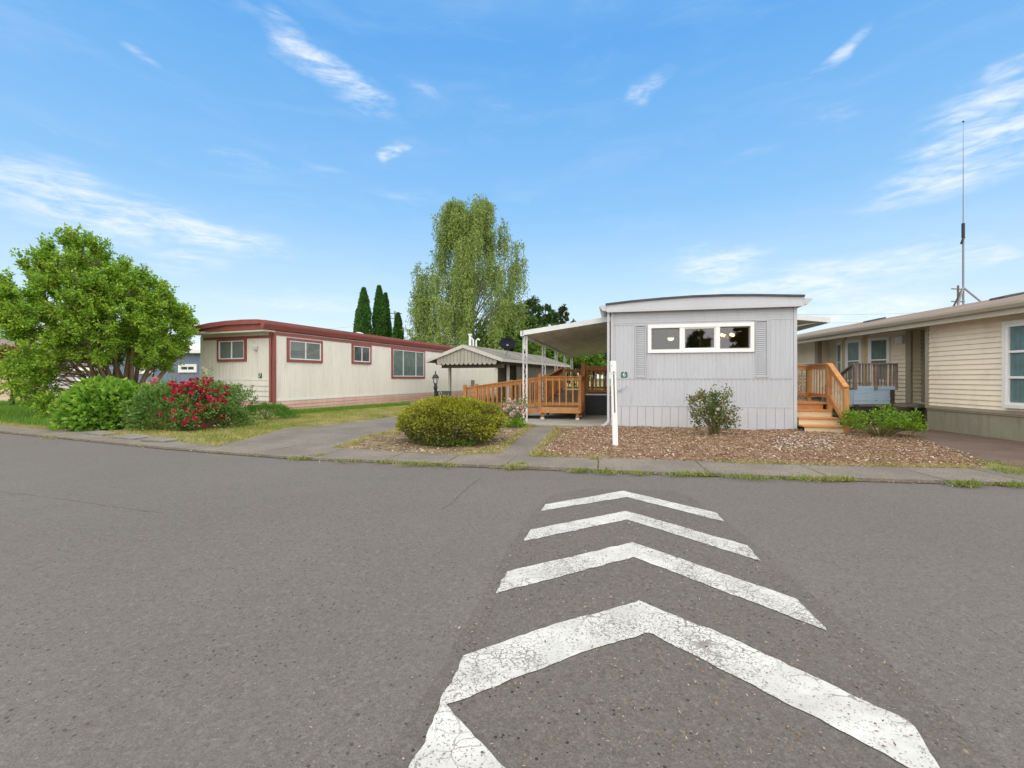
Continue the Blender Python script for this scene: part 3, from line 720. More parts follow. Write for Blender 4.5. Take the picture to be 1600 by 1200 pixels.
t, z = eh(402, 545); m = MB(); p = ef.P(t, .1, z); m.lathe([(.02, .09), (.09, .08), (.075, 0), (.03, -.06)], p, 10); ef.box(m, t-.04, t+.04, .0, .1, z-.05, z+.03); m.tube([ef.P(t, .06, z-.05), ef.P(t+.03, .07, z-.13)], .02, 6)
m.build('wall_lamp', ALU, h)
t, z = sh_(738, 597); m = MB(); sf.box(m, t-.25, t+.25, .01, .06, z-.14, z+.14); sf.box(m, t-.4, t+.4, .01, .1, z-.24, z-.2); m.build('wall_vent', STEEL, h)
for (x, y, r, hh) in ((-1.5, 6.6, .16, .28),): MB().lathe([(r, 0), (r, hh*.6), (r*1.5, hh*.62), (r*1.5, hh*.8), (r*.4, hh)], (x, y, 3.4), 12).build('roof_vent', ALU, h, False)
def pipe(px, py0, py1, r=.05, bend=0):
    o = np.array(SO)+np.array(SU)*-1.2; t, z1 = hit(px, py1, o, SV); m = MB()
    pts = [(-1.2, t, 3.36), (-1.2, t, z1)]
    if bend: pts += [(-1.2+bend*.5, t, z1+.12), (-1.2+bend, t, z1+.02)]
    m.tube(pts, r, 8)
    if not bend: m.lathe([(r*1.6, 0), (r*1.6, .12)], (-1.2, t, z1-.06), 8)
    m.build('roof_pipe', ALU, h)
for a in ((734.5, 540, 523, .1, 0), (739.5, 540, 531, .07, -.25), (744, 540, 532, .07, .3)): pipe(*a)

# ---------- beige home at the right edge ----------
RO = (9.95, 8.83); RA = R(4.5); RV = (math.sin(RA), math.cos(RA)); RU = (math.cos(RA), -math.sin(RA))
def w2l(x, y): dx, dy = x-RO[0], y-RO[1]; return (dx*RU[0]+dy*RU[1], dx*RV[0]+dy*RV[1])
r = thing('mobile_home', 'beige vinyl lap-sided home with brown shingle roof and a bay of white windows', 'mobile home', (RO[0], RO[1], 0), -RA)
W = [(0, -6.2), (0, 2.29)]+[w2l(*p) for p in ((11.25, 11.2), (11.2, 12.42), (10.87, 12.42), (10.52, 13.54), (10.59, 14.49), (11.15, 15.64), (11.18, 16.06), (10.8, 16.06), (11.1, 20.5))]
zf = .63; zw = 2.61
sid = MB(); core = MB(); faces = []
for a, c in zip(W[:-1], W[1:]):
    L = math.dist(a, c); f = Face(a, (c[0]-a[0], c[1]-a[1])); faces.append((f, L)); f.laps(sid, 0, L, zf, zw, .112, .026 if len(faces) < 2 else .042, .0)
    f.box(core, 0, L, -.03, 0, zf, zw)
sid.v += []; o_ = len(sid.v); sid.v += core.v; sid.f += [tuple(i+o_ for i in q) for q in core.f]
sid.build('wall', BEIGE, r)
m = MB(); faces[0][0].box(m, 0, faces[0][1], -.05, -.012, .0, zf-.05)
for f, L in faces[4:]: f.box(m, 0, L, -.06, -.02, .0, zf-.05)
m.build('foundation', FOUND, r)
m = MB(); faces[0][0].box(m, 0, faces[0][1]+.02, .0, .028, zf-.05, zf+.02)
faces[0][0].box(m, 0, faces[0][1], -.01, .012, zf-.085, zf-.055)
m.build('base_trim', TAUPE, r)
m = MB(); f, L = faces[0]; f.box(m, L-.09, L+.02, .0, .03, zf, zw); m.build('corner_trim', TAUPE, r); m = MB()
f, L = faces[3]; f.box(m, L-.02, L+.05, -.02, .055, zf, zw); f.box(m, -.02, .06, -.02, .052, zf, zw); faces[4][0].box(m, -.05, .08, -.01, .058, zf, zw); f, L = faces[7]
m.build('corner_trim', TAUPE, r); m = MB(); faces[8][0].box(m, faces[8][1]-.1, faces[8][1]+.055, .0, .055, zf, zw); f, L = faces[9]; f.box(m, 0, .1, .0, .052, zf, zw); m.build('corner_trim', TAUPE, r); m = MB()
f, L = faces[2]; f.box(m, L-.12, L-.0, .0, .055, zf, zw)
m.build('corner_trim', TAUPE, r)
f, L = faces[2]; m = MB(); f.box(m, .15, L-.13, .02, .045, zf+.02, zf+2.0); dr = m.build('door', OLIVE, r); f.frame(m := MB(), .09, L-.1, zf, zf+2.06, .06, .01, .055); m.build('door_frame', TAUPE, dr)
m = MB(); m.tube([f.P(.28, .05, 1.6), f.P(.28, .12, 1.6)], .03, 8); m.build('handle', STEEL, dr)
m = MB()
for f, L in (faces[4],): f.box(m, L-.1, L+.03, .0, .056, zf, zw)
for f, L in (faces[5],): f.box(m, L-.12, L+.03, .0, .056, zf, zw)
m.build('bay_post', TANP, r)
f, L = faces[4]; window(f, .47, L-.12, 1.18, 2.48, r, WHITE, .05, VINYL, CURT, (), (.5,), proud=.03, base=.044)
f, L = faces[5]; window(f, .10, L-.16, 1.18, 2.48, r, WHITE, .05, VINYL, CURT, (), (.5,), proud=.03, base=.044)
f, L = faces[6]; window(f, .08, L-.45, 1.18, 2.48, r, WHITE, .05, VINYL, CURT, (), (.5,), proud=.03, base=.044)
f, L = faces[0]
t, z1 = hit(1574, 503, RO, RV); z0 = hit(1574, 637, RO, RV)[1]; t += 6.2
window(f, t-1.6, t, z0, z1, r, WHITE, .07, VINYL, TEAL, (), (.34, .66), proud=.05, sw=.045, base=.044)
t, z = hit(1408.5, 531, (10.75, 12.8), (-.30, .954)); f, L = faces[4]
m = MB(); tt = .22; f.box(m, tt-.1, tt+.1, .03, .13, z-.11, z+.11); m.build('wall_lamp', WHITE, r, bevel=.03)
RX = 4.0
m = MB(); y0, y1 = -6.6, 13.5
m.prism([(-.42, 2.745), (RX, 3.66), (2*RX+.42, 2.745), (2*RX+.42, 2.69), (RX, 3.60), (-.42, 2.69)], 1, y0, y1)
rf = m.build('roof', SHBR, r)
m = MB(); m.prism([(-.42, 2.62), (-.50, 2.635), (-.535, 2.70), (-.535, 2.745), (-.42, 2.735)], 1, y0, y1); m.build('gutter', plain('beige_gutter', (.42, .375, .295), .5, .06), r)
m = MB(); m.box(-.425, -.39, y0, y1, 2.52, 2.655); m.box(-.39, 1.6, y0, y1, 2.60, 2.615); m.build('fascia', plain('tan_fascia', (.47, .42, .335), .6, .06), r)
m = MB(); m.box(.04, 8, y0+.3, y0+.4, .3, 2.75); m.box(1.3, 8, 11.5, 11.6, .3, 2.75); m.box(7.9, 8, y0+.4, 11.5, .3, 2.75); m.build('end_wall', BEIGE, r)
for px, py, s in ((1365, 500, .32), (1572, 465.5, .30)):
    o = (RO[0]+RU[0]*3.2, RO[1]+RU[1]*3.2); t, z = hit(px, py, o, RV)
    MB().prism([(2.95, 3.40), (3.5, 3.53), (3.5, 3.62), (2.95, 3.50)], 1, t-s*.7, t+s*.7).build('roof_vent', ROOFD, r, bevel=.02)
# antenna on its roof
t, _ = hit(1505, 470, (RO[0]+RU[0]*RX, RO[1]+RU[1]*RX), RV)
ax = (RO[0]+RU[0]*RX+RV[0]*t, RO[1]+RU[1]*RX+RV[1]*t); Yd = ax[1]; zp = lambda py: CAMZ+(HZ-py)/F*Yd
an = thing('antenna_mast', 'tall thin whip antenna on a tripod on the brown roof', 'antenna', (ax[0], ax[1], 3.62))
B = 3.62
MB().tube([(0, 0, zp(478)-B), (0, 0, zp(372)-B)], .028, 8).build('mast', STEEL, an)
MB().tube([(0, 0, zp(372)-B), (0, 0, zp(349)-B)], .045, 8).build('coil', BLACK, an)
MB().bar((-.06, 0, zp(381)-B), (.02, 0, zp(371)-B), .05).build('bracket', BLACK, an)
MB().tube([(0, 0, zp(350)-B), (0, 0, zp(300)-B), (0, 0, zp(237)-B), (0, 0, zp(190)-B)], [.016, .013, .009, .004], 6).build('whip', STEEL, an)
MB().lathe([(.01, -.03), (.03, 0), (.01, .03)], (0, 0, zp(190)-B), 8).build('tip', BLACK, an)
for dx, dy in ((-.42, -.25), (.36, -.35), (.1, .45)):
    MB().tube([(0, 0, zp(449)-B), (dx, dy, .01-abs(dx)*.2)], .030, 6).build('leg', STEEL, an)

# ---------- other buildings ----------
def cabin(name, label, px0, px1, Y, z1, depth, wall, roofm, win, ridge=.7):
    x0, x1 = (px0-800)/F*Y, (px1-800)/F*Y
    c = thing(name, label, 'house', (x0, Y, 0)); w = x1-x0
    m = MB(); f = Face((0, 0), (1, 0), (0, -1)); m.box(0, w, 0, depth, 0, z1); f.ribs(m, 0, w, .1, z1-.15, .25, .02, .002, .8); m.build('wall', wall, c)
    MB().prism([(-.35, z1-.1), (depth/2, z1+ridge), (depth+.35, z1-.1), (depth+.35, z1), (depth/2, z1+ridge+.1), (-.35, z1)], 0, -.4, w+.4).build('roof', roofm, c)
    MB().box(-.4, w+.4, -.39, -.33, z1-.16, z1+.02).build('fascia', WHITE, c)
    for a, b0, d, e in win:
        t0, t1 = (a-px0)/F*Y, (d-px0)/F*Y
        window(f, t0, t1, CAMZ+(HZ-e)/F*Y, CAMZ+(HZ-b0)/F*Y, c, VINYL, .12, VINYL, DARKC, (.5,), proud=.05, base=.025)
    return c
cabin('blue_house', 'slate blue house with a small white window behind the big leafy tree', 172, 345, 25.5, 2.85, 6, BLUEH, ROOFW, ((280, 569, 308.5, 582), (215, 572, 240, 584)), .5)
cabin('pink_house', 'pale pink house half hidden behind the red-leaved maple at the far left', -140, 58, 31, 3.3, 7, plain('pale_pink_siding', (.52, .38, .32), .7, .1), SHGR, ((-60, 565, -25, 590), (15, 566, 42, 588)), 1.0)
cabin('white_house', 'low white building glimpsed between the stems of the big leafy tree', 75, 185, 29, 1.95, 5, plain('dull_white_siding', (.50, .49, .50), .7, .1), SHGR, ((120, 582, 140, 596),), .5)
# ---------- timber and metal around the grey home ----------
CEDAR = wood('orange_stained_cedar', (.37, .165, .060)); CEDARD = wood('ramp_deck_boards', (.27, .185, .115)); CEDARL = wood('new_orange_timber', (.47, .225, .085), .2)
PINE = plain('pale_cream_risers', (.68, .54, .34), .7, .08, 4, (1, .3, 4)); GREYWD = wood('weathered_grey_timber', (.19, .155, .135), .3); PALEWD = wood('pale_baluster_wood', (.50, .38, .26), .25)
DARKW = plain('dark_underdeck', (.05, .042, .037), .85, .2); BSKIRT = plain('black_skirting', (.030, .031, .036), .6, .2, 4, (.3, 1, 4)); SKYB = plain('pale_blue_board', (.33, .45, .55), .6, .08, 3)
POSTW = plain('chipped_white_post_paint', (.66, .66, .65), .5, .1, 8, dirt=(.24, .25, .27), dirt_amt=.85)
m = MB().box(-2.75, 0, .12, 9, -.02, .078)
o = m.build('concrete_slab', CONC); o.location = (GO[0], GO[1], 0); o.rotation_euler.z = -GA; structure(o)

# ramp
rm = thing('wheelchair_ramp', 'orange-stained timber wheelchair ramp with baluster railings turning up to the side door', 'ramp', (GO[0], GO[1], .07), -GA)
Z = -.07
def post(root, x, y, z0, z1, mat, w=.09, cap=False, name='post'):
    m = MB().box(x-w/2, x+w/2, y-w/2, y+w/2, z0, z1)
    if cap:
        m.add([(x-w/2, y-w/2, z1), (x+w/2, y-w/2, z1), (x+w/2, y+w/2, z1), (x-w/2, y+w/2, z1), (x, y, z1+.03)], [(0, 1, 4), (1, 2, 4), (2, 3, 4), (3, 0, 4)])
    return m.build(name, mat, root, bevel=.004)
def rail_run(root, a, c, za, zc, n, mat, balm, hb=.08, ht=.9, capw=.12, name='baluster', tw=.036):
    """railing from a to c over a floor rising za to zc: cap, two rails, n balusters"""
    A = Vector((*a, za)); C = Vector((*c, zc)); up = Vector((0, 0, 1))
    m = MB(); m.bar(A+up*(ht), C+up*(ht), capw, .035); m.build('handrail', mat, root, bevel=.004)
    MB().bar(A+up*(ht-.07), C+up*(ht-.07), .04, .09).build('rail', mat, root); MB().bar(A+up*(hb+.02), C+up*(hb+.02), .04, .085).build('rail', mat, root)
    sd = (C-A).normalized().cross(up).normalized()*.028
    for i in range(n):
        p = A.lerp(C, (i+1)/(n+1))+sd
        MB().bar(p+up*(hb-.03), p+up*(ht-.03), tw, tw).build(name, balm, root)
LZ = .445+Z; UZ = .79+Z; LX0, LX1, LY0, LY1 = -2.1, -.92, 1.65, 2.85
m = MB()
for i in range(8):
    y = LY0+.01+i*.15; m.box(LX0, LX1, y, y+.142, LZ-.035, LZ)
m.build('landing', CEDARD, rm)
m = MB(); m.box(LX0-.02, LX1+.02, LY0-.04, LY0, LZ-.175, LZ-.005); m.box(LX1, LX1+.04, LY0, LY1, LZ-.175, LZ-.005); m.build('fascia', CEDARL, rm, bevel=.005)
RX_ = -4.45; RZ = .13+Z
def slope_deck(a, c, w0, w1, axis, n, z0, z1, name):
    m = MB()
    for i in range(n):
        p = a+(c-a)*i/n; q = a+(c-a)*(i+.96)/n; za = z0+(z1-z0)*i/n; zb_ = z0+(z1-z0)*(i+.96)/n
        if axis == 0: vs = [(x, y, z+d) for d in (-.03, 0) for x, z in ((p, za), (q, zb_)) for y in (w0, w1)]
        else: vs = [(x, y, z+d) for d in (-.03, 0) for y, z in ((p, za), (q, zb_)) for x in (w0, w1)]
        m.add(vs, [(0, 1, 3, 2), (4, 6, 7, 5), (0, 4, 5, 1), (2, 3, 7, 6), (0, 2, 6, 4), (1, 5, 7, 3)])
    m.build(name, CEDARD, rm)
slope_deck(LX0, RX_, LY0, LY1, 0, 18, LZ, RZ, 'ramp_deck'); slope_deck(LY1, 7.0, LX0, -1.0, 1, 30, LZ, UZ, 'ramp_deck')
m = MB()
for y in (LY0, LY1): m.bar((LX0, y, LZ-.09), (RX_, y, RZ-.05), .04, .14)
m.build('stringer', CEDAR, rm); m = MB()
for x in (LX0, -1.0): m.bar((x, LY1, LZ-.09), (x, 7.0, UZ-.09), .04, .14)
m.build('stringer', CEDAR, rm)
m = MB(); m.box(LX0, 0, 7.0, 8.2, UZ-.035, UZ); m.box(-.95, 0, 3.5, 7.0, UZ-.035, UZ); m.build('upper_deck', CEDARD, rm)
m = MB(); m.box(-.97, -.02, 3.47, 3.5, .0, UZ-.05); m.box(-.97, -.94, 3.5, 7.0, 0, UZ-.05); m.build('skirting', BSKIRT, rm)
MB().box(-.97, -.02, 3.455, 3.5, UZ-.05, UZ-.005).build('edge_strip', POSTW, rm)
rail_run(rm, (LX0, LY0), (LX1, LY0), LZ, LZ, 5, CEDAR, CEDARL)
rail_run(rm, (LX1, LY0), (LX1, LY1), LZ, LZ, 3, CEDAR, CEDAR)
rail_run(rm, (RX_, LY0), (LX0, LY0), RZ, LZ, 15, CEDAR, CEDAR, ht=.88)
rail_run(rm, (RX_, LY1), (LX0, LY1), RZ, LZ, 15, CEDAR, CEDAR, ht=.88)
rail_run(rm, (LX0, LY1), (LX0, 7.0), LZ, UZ, 18, CEDAR, CEDAR); rail_run(rm, (-1.0, LY1), (-1.0, 7.0), LZ, UZ, 18, CEDAR, CEDAR)
rail_run(rm, (-.95, 3.5), (-.02, 3.5), UZ, UZ, 6, CEDAR, CEDAR); rail_run(rm, (LX0, 8.2), (-.02, 8.2), UZ, UZ, 11, CEDAR, CEDAR)
for x, y, z0, z1, w in ((LX0, LY0, LZ-.1, LZ+.98, .10), (LX1, LY0, LZ-.1, LZ+.93, .10), (LX1, LY1, LZ-.1, LZ+.93, .10), (LX0, LY1, LZ-.1, LZ+.97, .10), (RX_, LY0, 0, RZ+.96, .10), (RX_, LY1, 0, RZ+.96, .10),
                        (RX_+.36, LY0, 0, RZ+.99, .09), (-3.25, LY1, 0, 1.15, .09), (-.95, 3.5, 0, UZ+1.02, .13), (LX0, 7.0, 0, UZ+.95, .1), (LX0, 5.0, 0, UZ+.75, .1), (-.02, 8.2, 0, UZ+.95, .1), (LX0, 8.2, 0, UZ+.95, .1)):
    post(rm, x, y, z0, z1, CEDAR, w, True)
for x in (LX0+.07, LX1-.07):
    for y in (LY0+.06, LY1-.06):
        lg = post(rm, x, y, .05, LZ-.17, CEDAR, .09, name='leg'); MB().box(x-.055, x+.055, y-.055, y+.055, 0, .06).build('metal_foot', ALU, lg)

# awnings
cp = thing('carport_awning', 'long white aluminium carport awning on slim scrolled posts left of the grey home', 'awning', (GO[0], GO[1], .07), -GA)
ax0, ax1, ay0, ay1 = -2.38, -.02, .62, 15.0; zl_, zr_ = 2.50+Z, 2.83+Z
def slab(m, x0, x1, y0, y1, za, zb, t):
    m.add([(x0, y0, za), (x1, y0, zb), (x1, y1, zb), (x0, y1, za), (x0, y0, za+t), (x1, y0, zb+t), (x1, y1, zb+t), (x0, y1, za+t)],
          [(3, 2, 1, 0), (4, 5, 6, 7), (0, 1, 5, 4), (1, 2, 6, 5), (2, 3, 7, 6), (3, 0, 4, 7)])
def awning(root, x0, x1, y0, y1, za, zb, lip):
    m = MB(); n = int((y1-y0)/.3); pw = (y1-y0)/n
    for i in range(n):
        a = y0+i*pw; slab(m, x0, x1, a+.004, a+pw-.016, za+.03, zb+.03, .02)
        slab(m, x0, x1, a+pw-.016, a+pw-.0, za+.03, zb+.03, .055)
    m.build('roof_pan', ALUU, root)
    for ya, yb2 in ((y0-.06, y0), (y1, y1+.05)):
        m = MB(); slab(m, x0-.05, x1, ya, yb2, za-.015, zb-.015, .13); m.build('fascia', ALU, root)
    MB().box(*( (x0-.09, x0) if lip < 0 else (x1, x1+.09)), y0-.06, y1+.05, (za if lip < 0 else zb)-.03, (za if lip < 0 else zb)+.115).build('gutter', ALU, root)
awning(cp, ax0, ax1, ay0, ay1, zl_, zr_, -1)
for i in range(5):
    y = ay0+.07+i*3.35
    m = MB(); x = ax0+.02
    for d in (-.052, .052): m.box(x+d-.016, x+d+.016, y-.016, y+.016, 0, zl_-.02)
    pst = m.build('post', POSTW, cp)
    m = MB(); k = 17; hz = (zl_-.1)/k
    for j in range(k):
        z = .05+j*hz; s = 1 if j % 2 else -1
        m.bar((x-.04*s, y, z), (x+.04*s, y, z+hz), .012, .012)
    m.bar((x, y+.02, zl_-.45), (x, y+.42, zl_-.02), .03, .03); m.bar((x, y-.02, zl_-.4), (x, y-.02 if i == 0 else y-.38, zl_-.02), .03, .03)
    m.build('scrollwork', POSTW, pst)
ra = thing('side_awning', 'short white metal awning sticking out above the timber steps', 'awning', (GO[0], GO[1], .07), -GA)
awning(ra, GWID+.1, GWID+1.36, 1.9, 4.6, 2.96+Z, 2.80+Z, 1)
MB().tube([(GWID+.12, 2.0, 2.62+Z), (GWID+1.2, 2.0, 2.80+Z)], .014, 6).build('brace', ALU, ra)

# timber steps on the right
st = thing('timber_steps', 'new orange timber porch steps with pale risers beside the grey home', 'steps', (GO[0], GO[1], .07), -GA)
sx0, sx1 = GWID+.045, GWID+.90; hts = [.165, .325, .485, .645]; ys = [-.32, -.04, .24, .54]
for i in range(4):
    m = MB(); z0 = 0 if i == 0 else hts[i-1]; xe = sx1+.03-(.0 if i == 0 else .055*i)
    m.box(sx0+(.02 if i == 0 else 0), xe, ys[i], ys[i]+.03, z0, hts[i]-.034); m.build('riser', PINE if i < 3 else CEDARL, st)
    if i < 3:
        m = MB(); m.box(sx0-.015, xe+.0, ys[i]-.035, ys[i]+.12, hts[i]-.034, hts[i]); m.box(sx0-.015, xe, ys[i]+.125, ys[i+1], hts[i]-.034, hts[i]); m.build('tread', CEDARL, st, bevel=.004)
m = MB()
for j in range(8): m.box(sx0-.015, sx1+.03, ys[3]-.035+j*.155, ys[3]+.112+j*.155, hts[3]-.034, hts[3])
m.build('deck', CEDARL, st)
m = MB(); m.box(sx1-.03, sx1, .6, 1.72, .4, hts[3]-.036); m.box(sx0, sx1-.03, 1.69, 1.72, .4, hts[3]-.036); m.build('rim_joist', CEDAR, st)
hp = hts[3]; yb_ = 1.70; px_ = sx1-.02
m = MB(); m.bar((px_, .48, hp+.93), (px_, -.34, .165+.86), .11, .045); m.build('handrail', CEDARL, st, bevel=.005)
m = MB(); m.bar((px_, .50, hp+.16), (px_, -.28, .165+.09), .045, .10); m.bar((px_, .5, hp+.85), (px_, -.30, .165+.78), .04, .10); m.build('rail', CEDARL, st)
for i in range(5):
    t = (i+1)/6; y = .54-.82*t; z = hp-(hp-.165)*t
    MB().box(px_+.02, px_+.055, y-.018, y+.018, z+.13, z+.84).build('baluster', PALEWD, st)
rail_run(st, (px_, .54), (px_, yb_), hp, hp, 6, CEDARL, PALEWD, .14, .93); rail_run(st, (px_, yb_), (sx0, yb_), hp, hp, 5, CEDARL, PALEWD, .14, .93)
for x, y, z0, z1 in ((px_, -.31, .0, 1.00), (px_, .50, 0, hp+.90), (px_, yb_, 0, hp+.90)): post(st, x, y, z0, z1, CEDARL, .095)

# weathered deck of the beige home
dk = thing('weathered_deck', 'weathered grey deck with slim balusters and pale blue boards before the beige home', 'deck', (8.97, 11.9, .07), R(2))
q = lambda z: z-.07
m = MB(); rail = ((0, 0), (.0, .0))
def rail2(a, c, za, zc, n, mats, h0=.08, h1=.62):
    A = Vector((*a, za)); C = Vector((*c, zc)); up = Vector((0, 0, 1))
    m = MB(); m.bar(A+up*(h1+.03), C+up*(h1+.03), .11, .035); m.build('handrail', GREYWD, dk); m = MB(); m.bar(A+up*.02, C+up*.02, .035, .09); m.build('rail', mats[1], dk)
    for i in range(n):
        p = A.lerp(C, (i+.6)/(n+.2)); MB().bar(p+up*.0, p+up*(h1+.02),   .028, .028).build('baluster', GREYWD if i % 5 else PALEWD, dk)
rail2((0, 0), (1.07, -.03), q(1.03), q(1.03), 13, (GREYWD, SKYB)); rail2((0, 0), (.18, 1.5), q(1.03), q(.30), 11, (GREYWD, GREYWD))
rail2((1.07, -.03), (1.2, .45), q(1.03), q(1.03), 3, (GREYWD, GREYWD))
for x, y in ((0, 0), (.52, -.03), (1.07, -.03)): post(dk, x, y, q(1.0), q(1.68), GREYWD, .07)
post(dk, .98, .0, 0, q(1.0), DARKW, .1, name='leg'); post(dk, 1.62, -.35, 0, q(.60), GREYWD, .08, name='leg'); post(dk, .05, .03, 0, q(.60), DARKW, .1, name='leg')
m = MB()
for i in range(4): m.box(-.05+.0, .93, -.015-.006*(i % 2), .01, q(.62+i*.098), q(.712+i*.098))
m.build('skirt_board', SKYB, dk)
m = MB(); m.add([(-.05, -.0, q(.62)), (-.05, -.0, q(1.0)), (-.33, .5, q(.78)), (-.33, .5, q(.42))], [(0, 1, 2, 3)]); m.add([(-.05, .04, q(.62)), (-.05, .04, q(1.0)), (-.33, .54, q(.78)), (-.33, .54, q(.42))], [(0, 1, 2, 3)]); m.build('skirt_board', SKYB, dk)
m = MB(); m.box(-.05, 1.1, .02, .6, q(.56), q(.62)); m.box(.98, 2.0, -.42, .55, q(.57), q(.63)); m.build('platform', GREYWD, dk)
MB().box(-.05, 1.0, .06, .10, .0, q(.56)).build('void_shade_panel', DARKW, dk)  # dark panel added in the open void under the deck to paint its shade
lt = thing('lattice_panel', 'pale wooden lattice panel seen behind the timber porch rail', 'lattice', gw(GWID+.6, 4.2)+(.07,), -GA)
m = MB(); f = Face((0, 0), (1, 0), (0, -1))
for i in range(-10, 16):
    for s in (1, -1):
        a = i*.11; pts = []
        t0, t1 = (0, 1.3)
        x0, x1 = (a, a+1.3) if s > 0 else (a+1.3, a)
        lo_, hi_ = 0.0, 1.3
        tA = max(0, min(1, (0-x0)/(x1-x0))); tB = max(0, min(1, (1.2-x0)/(x1-x0))); tA, tB = min(tA, tB), max(tA, tB)
        if tB-tA < .03: continue
        m.bar((x0+(x1-x0)*tA, .006*s, 1.3*tA), (x0+(x1-x0)*tB, .006*s, 1.3*tB), .035, .01, up=(0, 1, 0))
m.build('slats', PALEWD, lt); MB().box(-.03, 1.23, -.02, .02, 1.3, 1.35).box(-.05, 0, -.02, .02, 0, 1.35).box(1.2, 1.25, -.02, .02, 0, 1.35).build('frame', PALEWD, lt)
x, y = ground(1329, 668); tb = thing('teal_bin', 'small teal garden bin standing in the shade beside the timber steps', 'bin', (x+.06, y+1.1, .07))
MB().lathe([(.16, 0), (.21, .5), (.225, .5), (.225, .54), (.19, .54), (.15, .05)], n=16).build('body', plain('teal_plastic', (.10, .22, .20), .5, .1), tb, False)
x, y = ground(1345, 668); bb = thing('dark_planter', 'dark square planter box half hidden behind the bright green shrub', 'planter', (x+.05, y+1.0, .07))
MB().box(-.24, .24, -.2, .2, 0, .42).build('box', DARKW, bb, bevel=.01); MB().box(-.27, .27, -.23, .23, .42, .47).build('rim', GREYWD, bb)

# sale sign post
x, y = ground(961.5, 697.5, .08); sp_ = thing('sign_post', 'bare white square sign post standing in the bark mulch', 'sign post', (x, y, .07), -.1); sp_.rotation_euler = (0, R(-1.6), R(-6))
hgt = CAMZ+(HZ-564)/F*y-.07
MB().box(-.046, .046, -.046, .046, -.1, hgt-.22).box(-.05, .05, -.05, .05, hgt-.22, hgt-.0).build('post', VINYL, sp_, bevel=.006)
m = MB(); m.box(-.008, .012, -.052, -.0465, .62, hgt-.23); m.build('slot', plain('painted_slot_shade', (.12, .11, .1), .8), sp_)  # dark strip on the post face, painting in the slot's shade
m = MB(); m.tube([(-.03, -.048, hgt-.08), (-.03, -.075, hgt-.08)], .008, 6); m.build('screw', STEEL, sp_)
m = MB(); m.tube([(.0, -.05, hgt-.19), (.0, -.09, hgt-.19), (.0, -.09, hgt-.22)], .008, 6); m.build('hook', plain('rusty_hook', (.2, .09, .05), .7), sp_)

# ---------- carport shed, dish, lamp, mailbox ----------
CO = (-.443, 21.0); CA = R(22)
s = thing('carport_shed', 'grey-brown gabled carport shed with a scalloped gable board', 'shed', (CO[0], CO[1], .0), -CA)
w = 4.06; ez = 2.17; az_ = 2.86; sl = 12.0
m = MB()
m.prism([(-w-.02, ez), (-w/2, az_), (.02, ez), (.02, ez+.05), (-w/2, az_+.055), (-w-.02, ez+.05)], 1, -.02, sl); m.build('roof', SHGR, s)
m = MB()
for a, c in (((-w-.03, ez-.03), (-w/2, az_-.03)), ((-w/2, az_-.03), (.03, ez-.03))): MB().bar((a[0], -.05, a[1]), (c[0], -.05, c[1]), .04, .16, up=(0, 0, 1)).build('fascia', FASC, s)
MB().box(.02, .06, -.05, sl, ez-.1, ez+.03).build('fascia', FASC, s); MB().box(-w-.06, -w-.02, -.05, sl, ez-.1, ez+.03).build('fascia', FASC, s)
m = MB(); n = 13; x0, x1 = -w+.55, -.30; gz = lambda x: ez+(az_-ez)*(1-abs(x+w/2)/(w/2))-.06
pts = [(x0, gz(x0)), (-w/2, gz(-w/2)), (x1, gz(x1))]; sc_w = (x1-x0)/n
for i in range(n):
    c = x1-(i+.5)*sc_w
    for j in range(7):
        a = math.pi*j/6; pts.append((c+sc_w/2*math.cos(a), 2.07-.13*math.sin(a)))
m.prism(pts, 1, .02, .05); gf = Face((0, 0), (1, 0), (0, -1)); m.build('gable_board', SHEDG, s)
for i in range(1, 17):
    x = x0+(x1-x0)*i/17; MB().box(x-.006, x+.006, .014, .02, min(2.08, gz(x)-.1), gz(x)-.06).build('batten', BEAM, s)
m = MB(); m.box(-w+.62, -.12, .35, .52, 1.80, 2.0); m.box(-.28, -.12, .35, sl, 1.98, 2.12); m.box(-w+.28, -w+.44, .35, sl, 1.98, 2.12); m.build('beam', BEAM, s)
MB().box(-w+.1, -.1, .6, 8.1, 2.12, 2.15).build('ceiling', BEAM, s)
for x in (-.42, -w+.32): post(s, x, 1.7, 0, 2.0, FASC, .12)
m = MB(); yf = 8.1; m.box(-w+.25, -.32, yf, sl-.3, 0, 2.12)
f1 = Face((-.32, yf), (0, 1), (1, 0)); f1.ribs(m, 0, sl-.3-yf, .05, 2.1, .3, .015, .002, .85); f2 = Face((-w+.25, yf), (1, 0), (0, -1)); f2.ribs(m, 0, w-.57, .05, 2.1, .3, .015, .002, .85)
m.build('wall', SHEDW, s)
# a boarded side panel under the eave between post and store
m = MB(); f3 = Face((-.3, 2.6), (0, 1), (1, 0)); f3.box(m, 0, 5.5, -.03, 0, .05, 2.1); f3.ribs(m, 0, 5.5, .05, 2.1, .3, .015, .002, .85); m.build('side_wall', SHEDW, s)
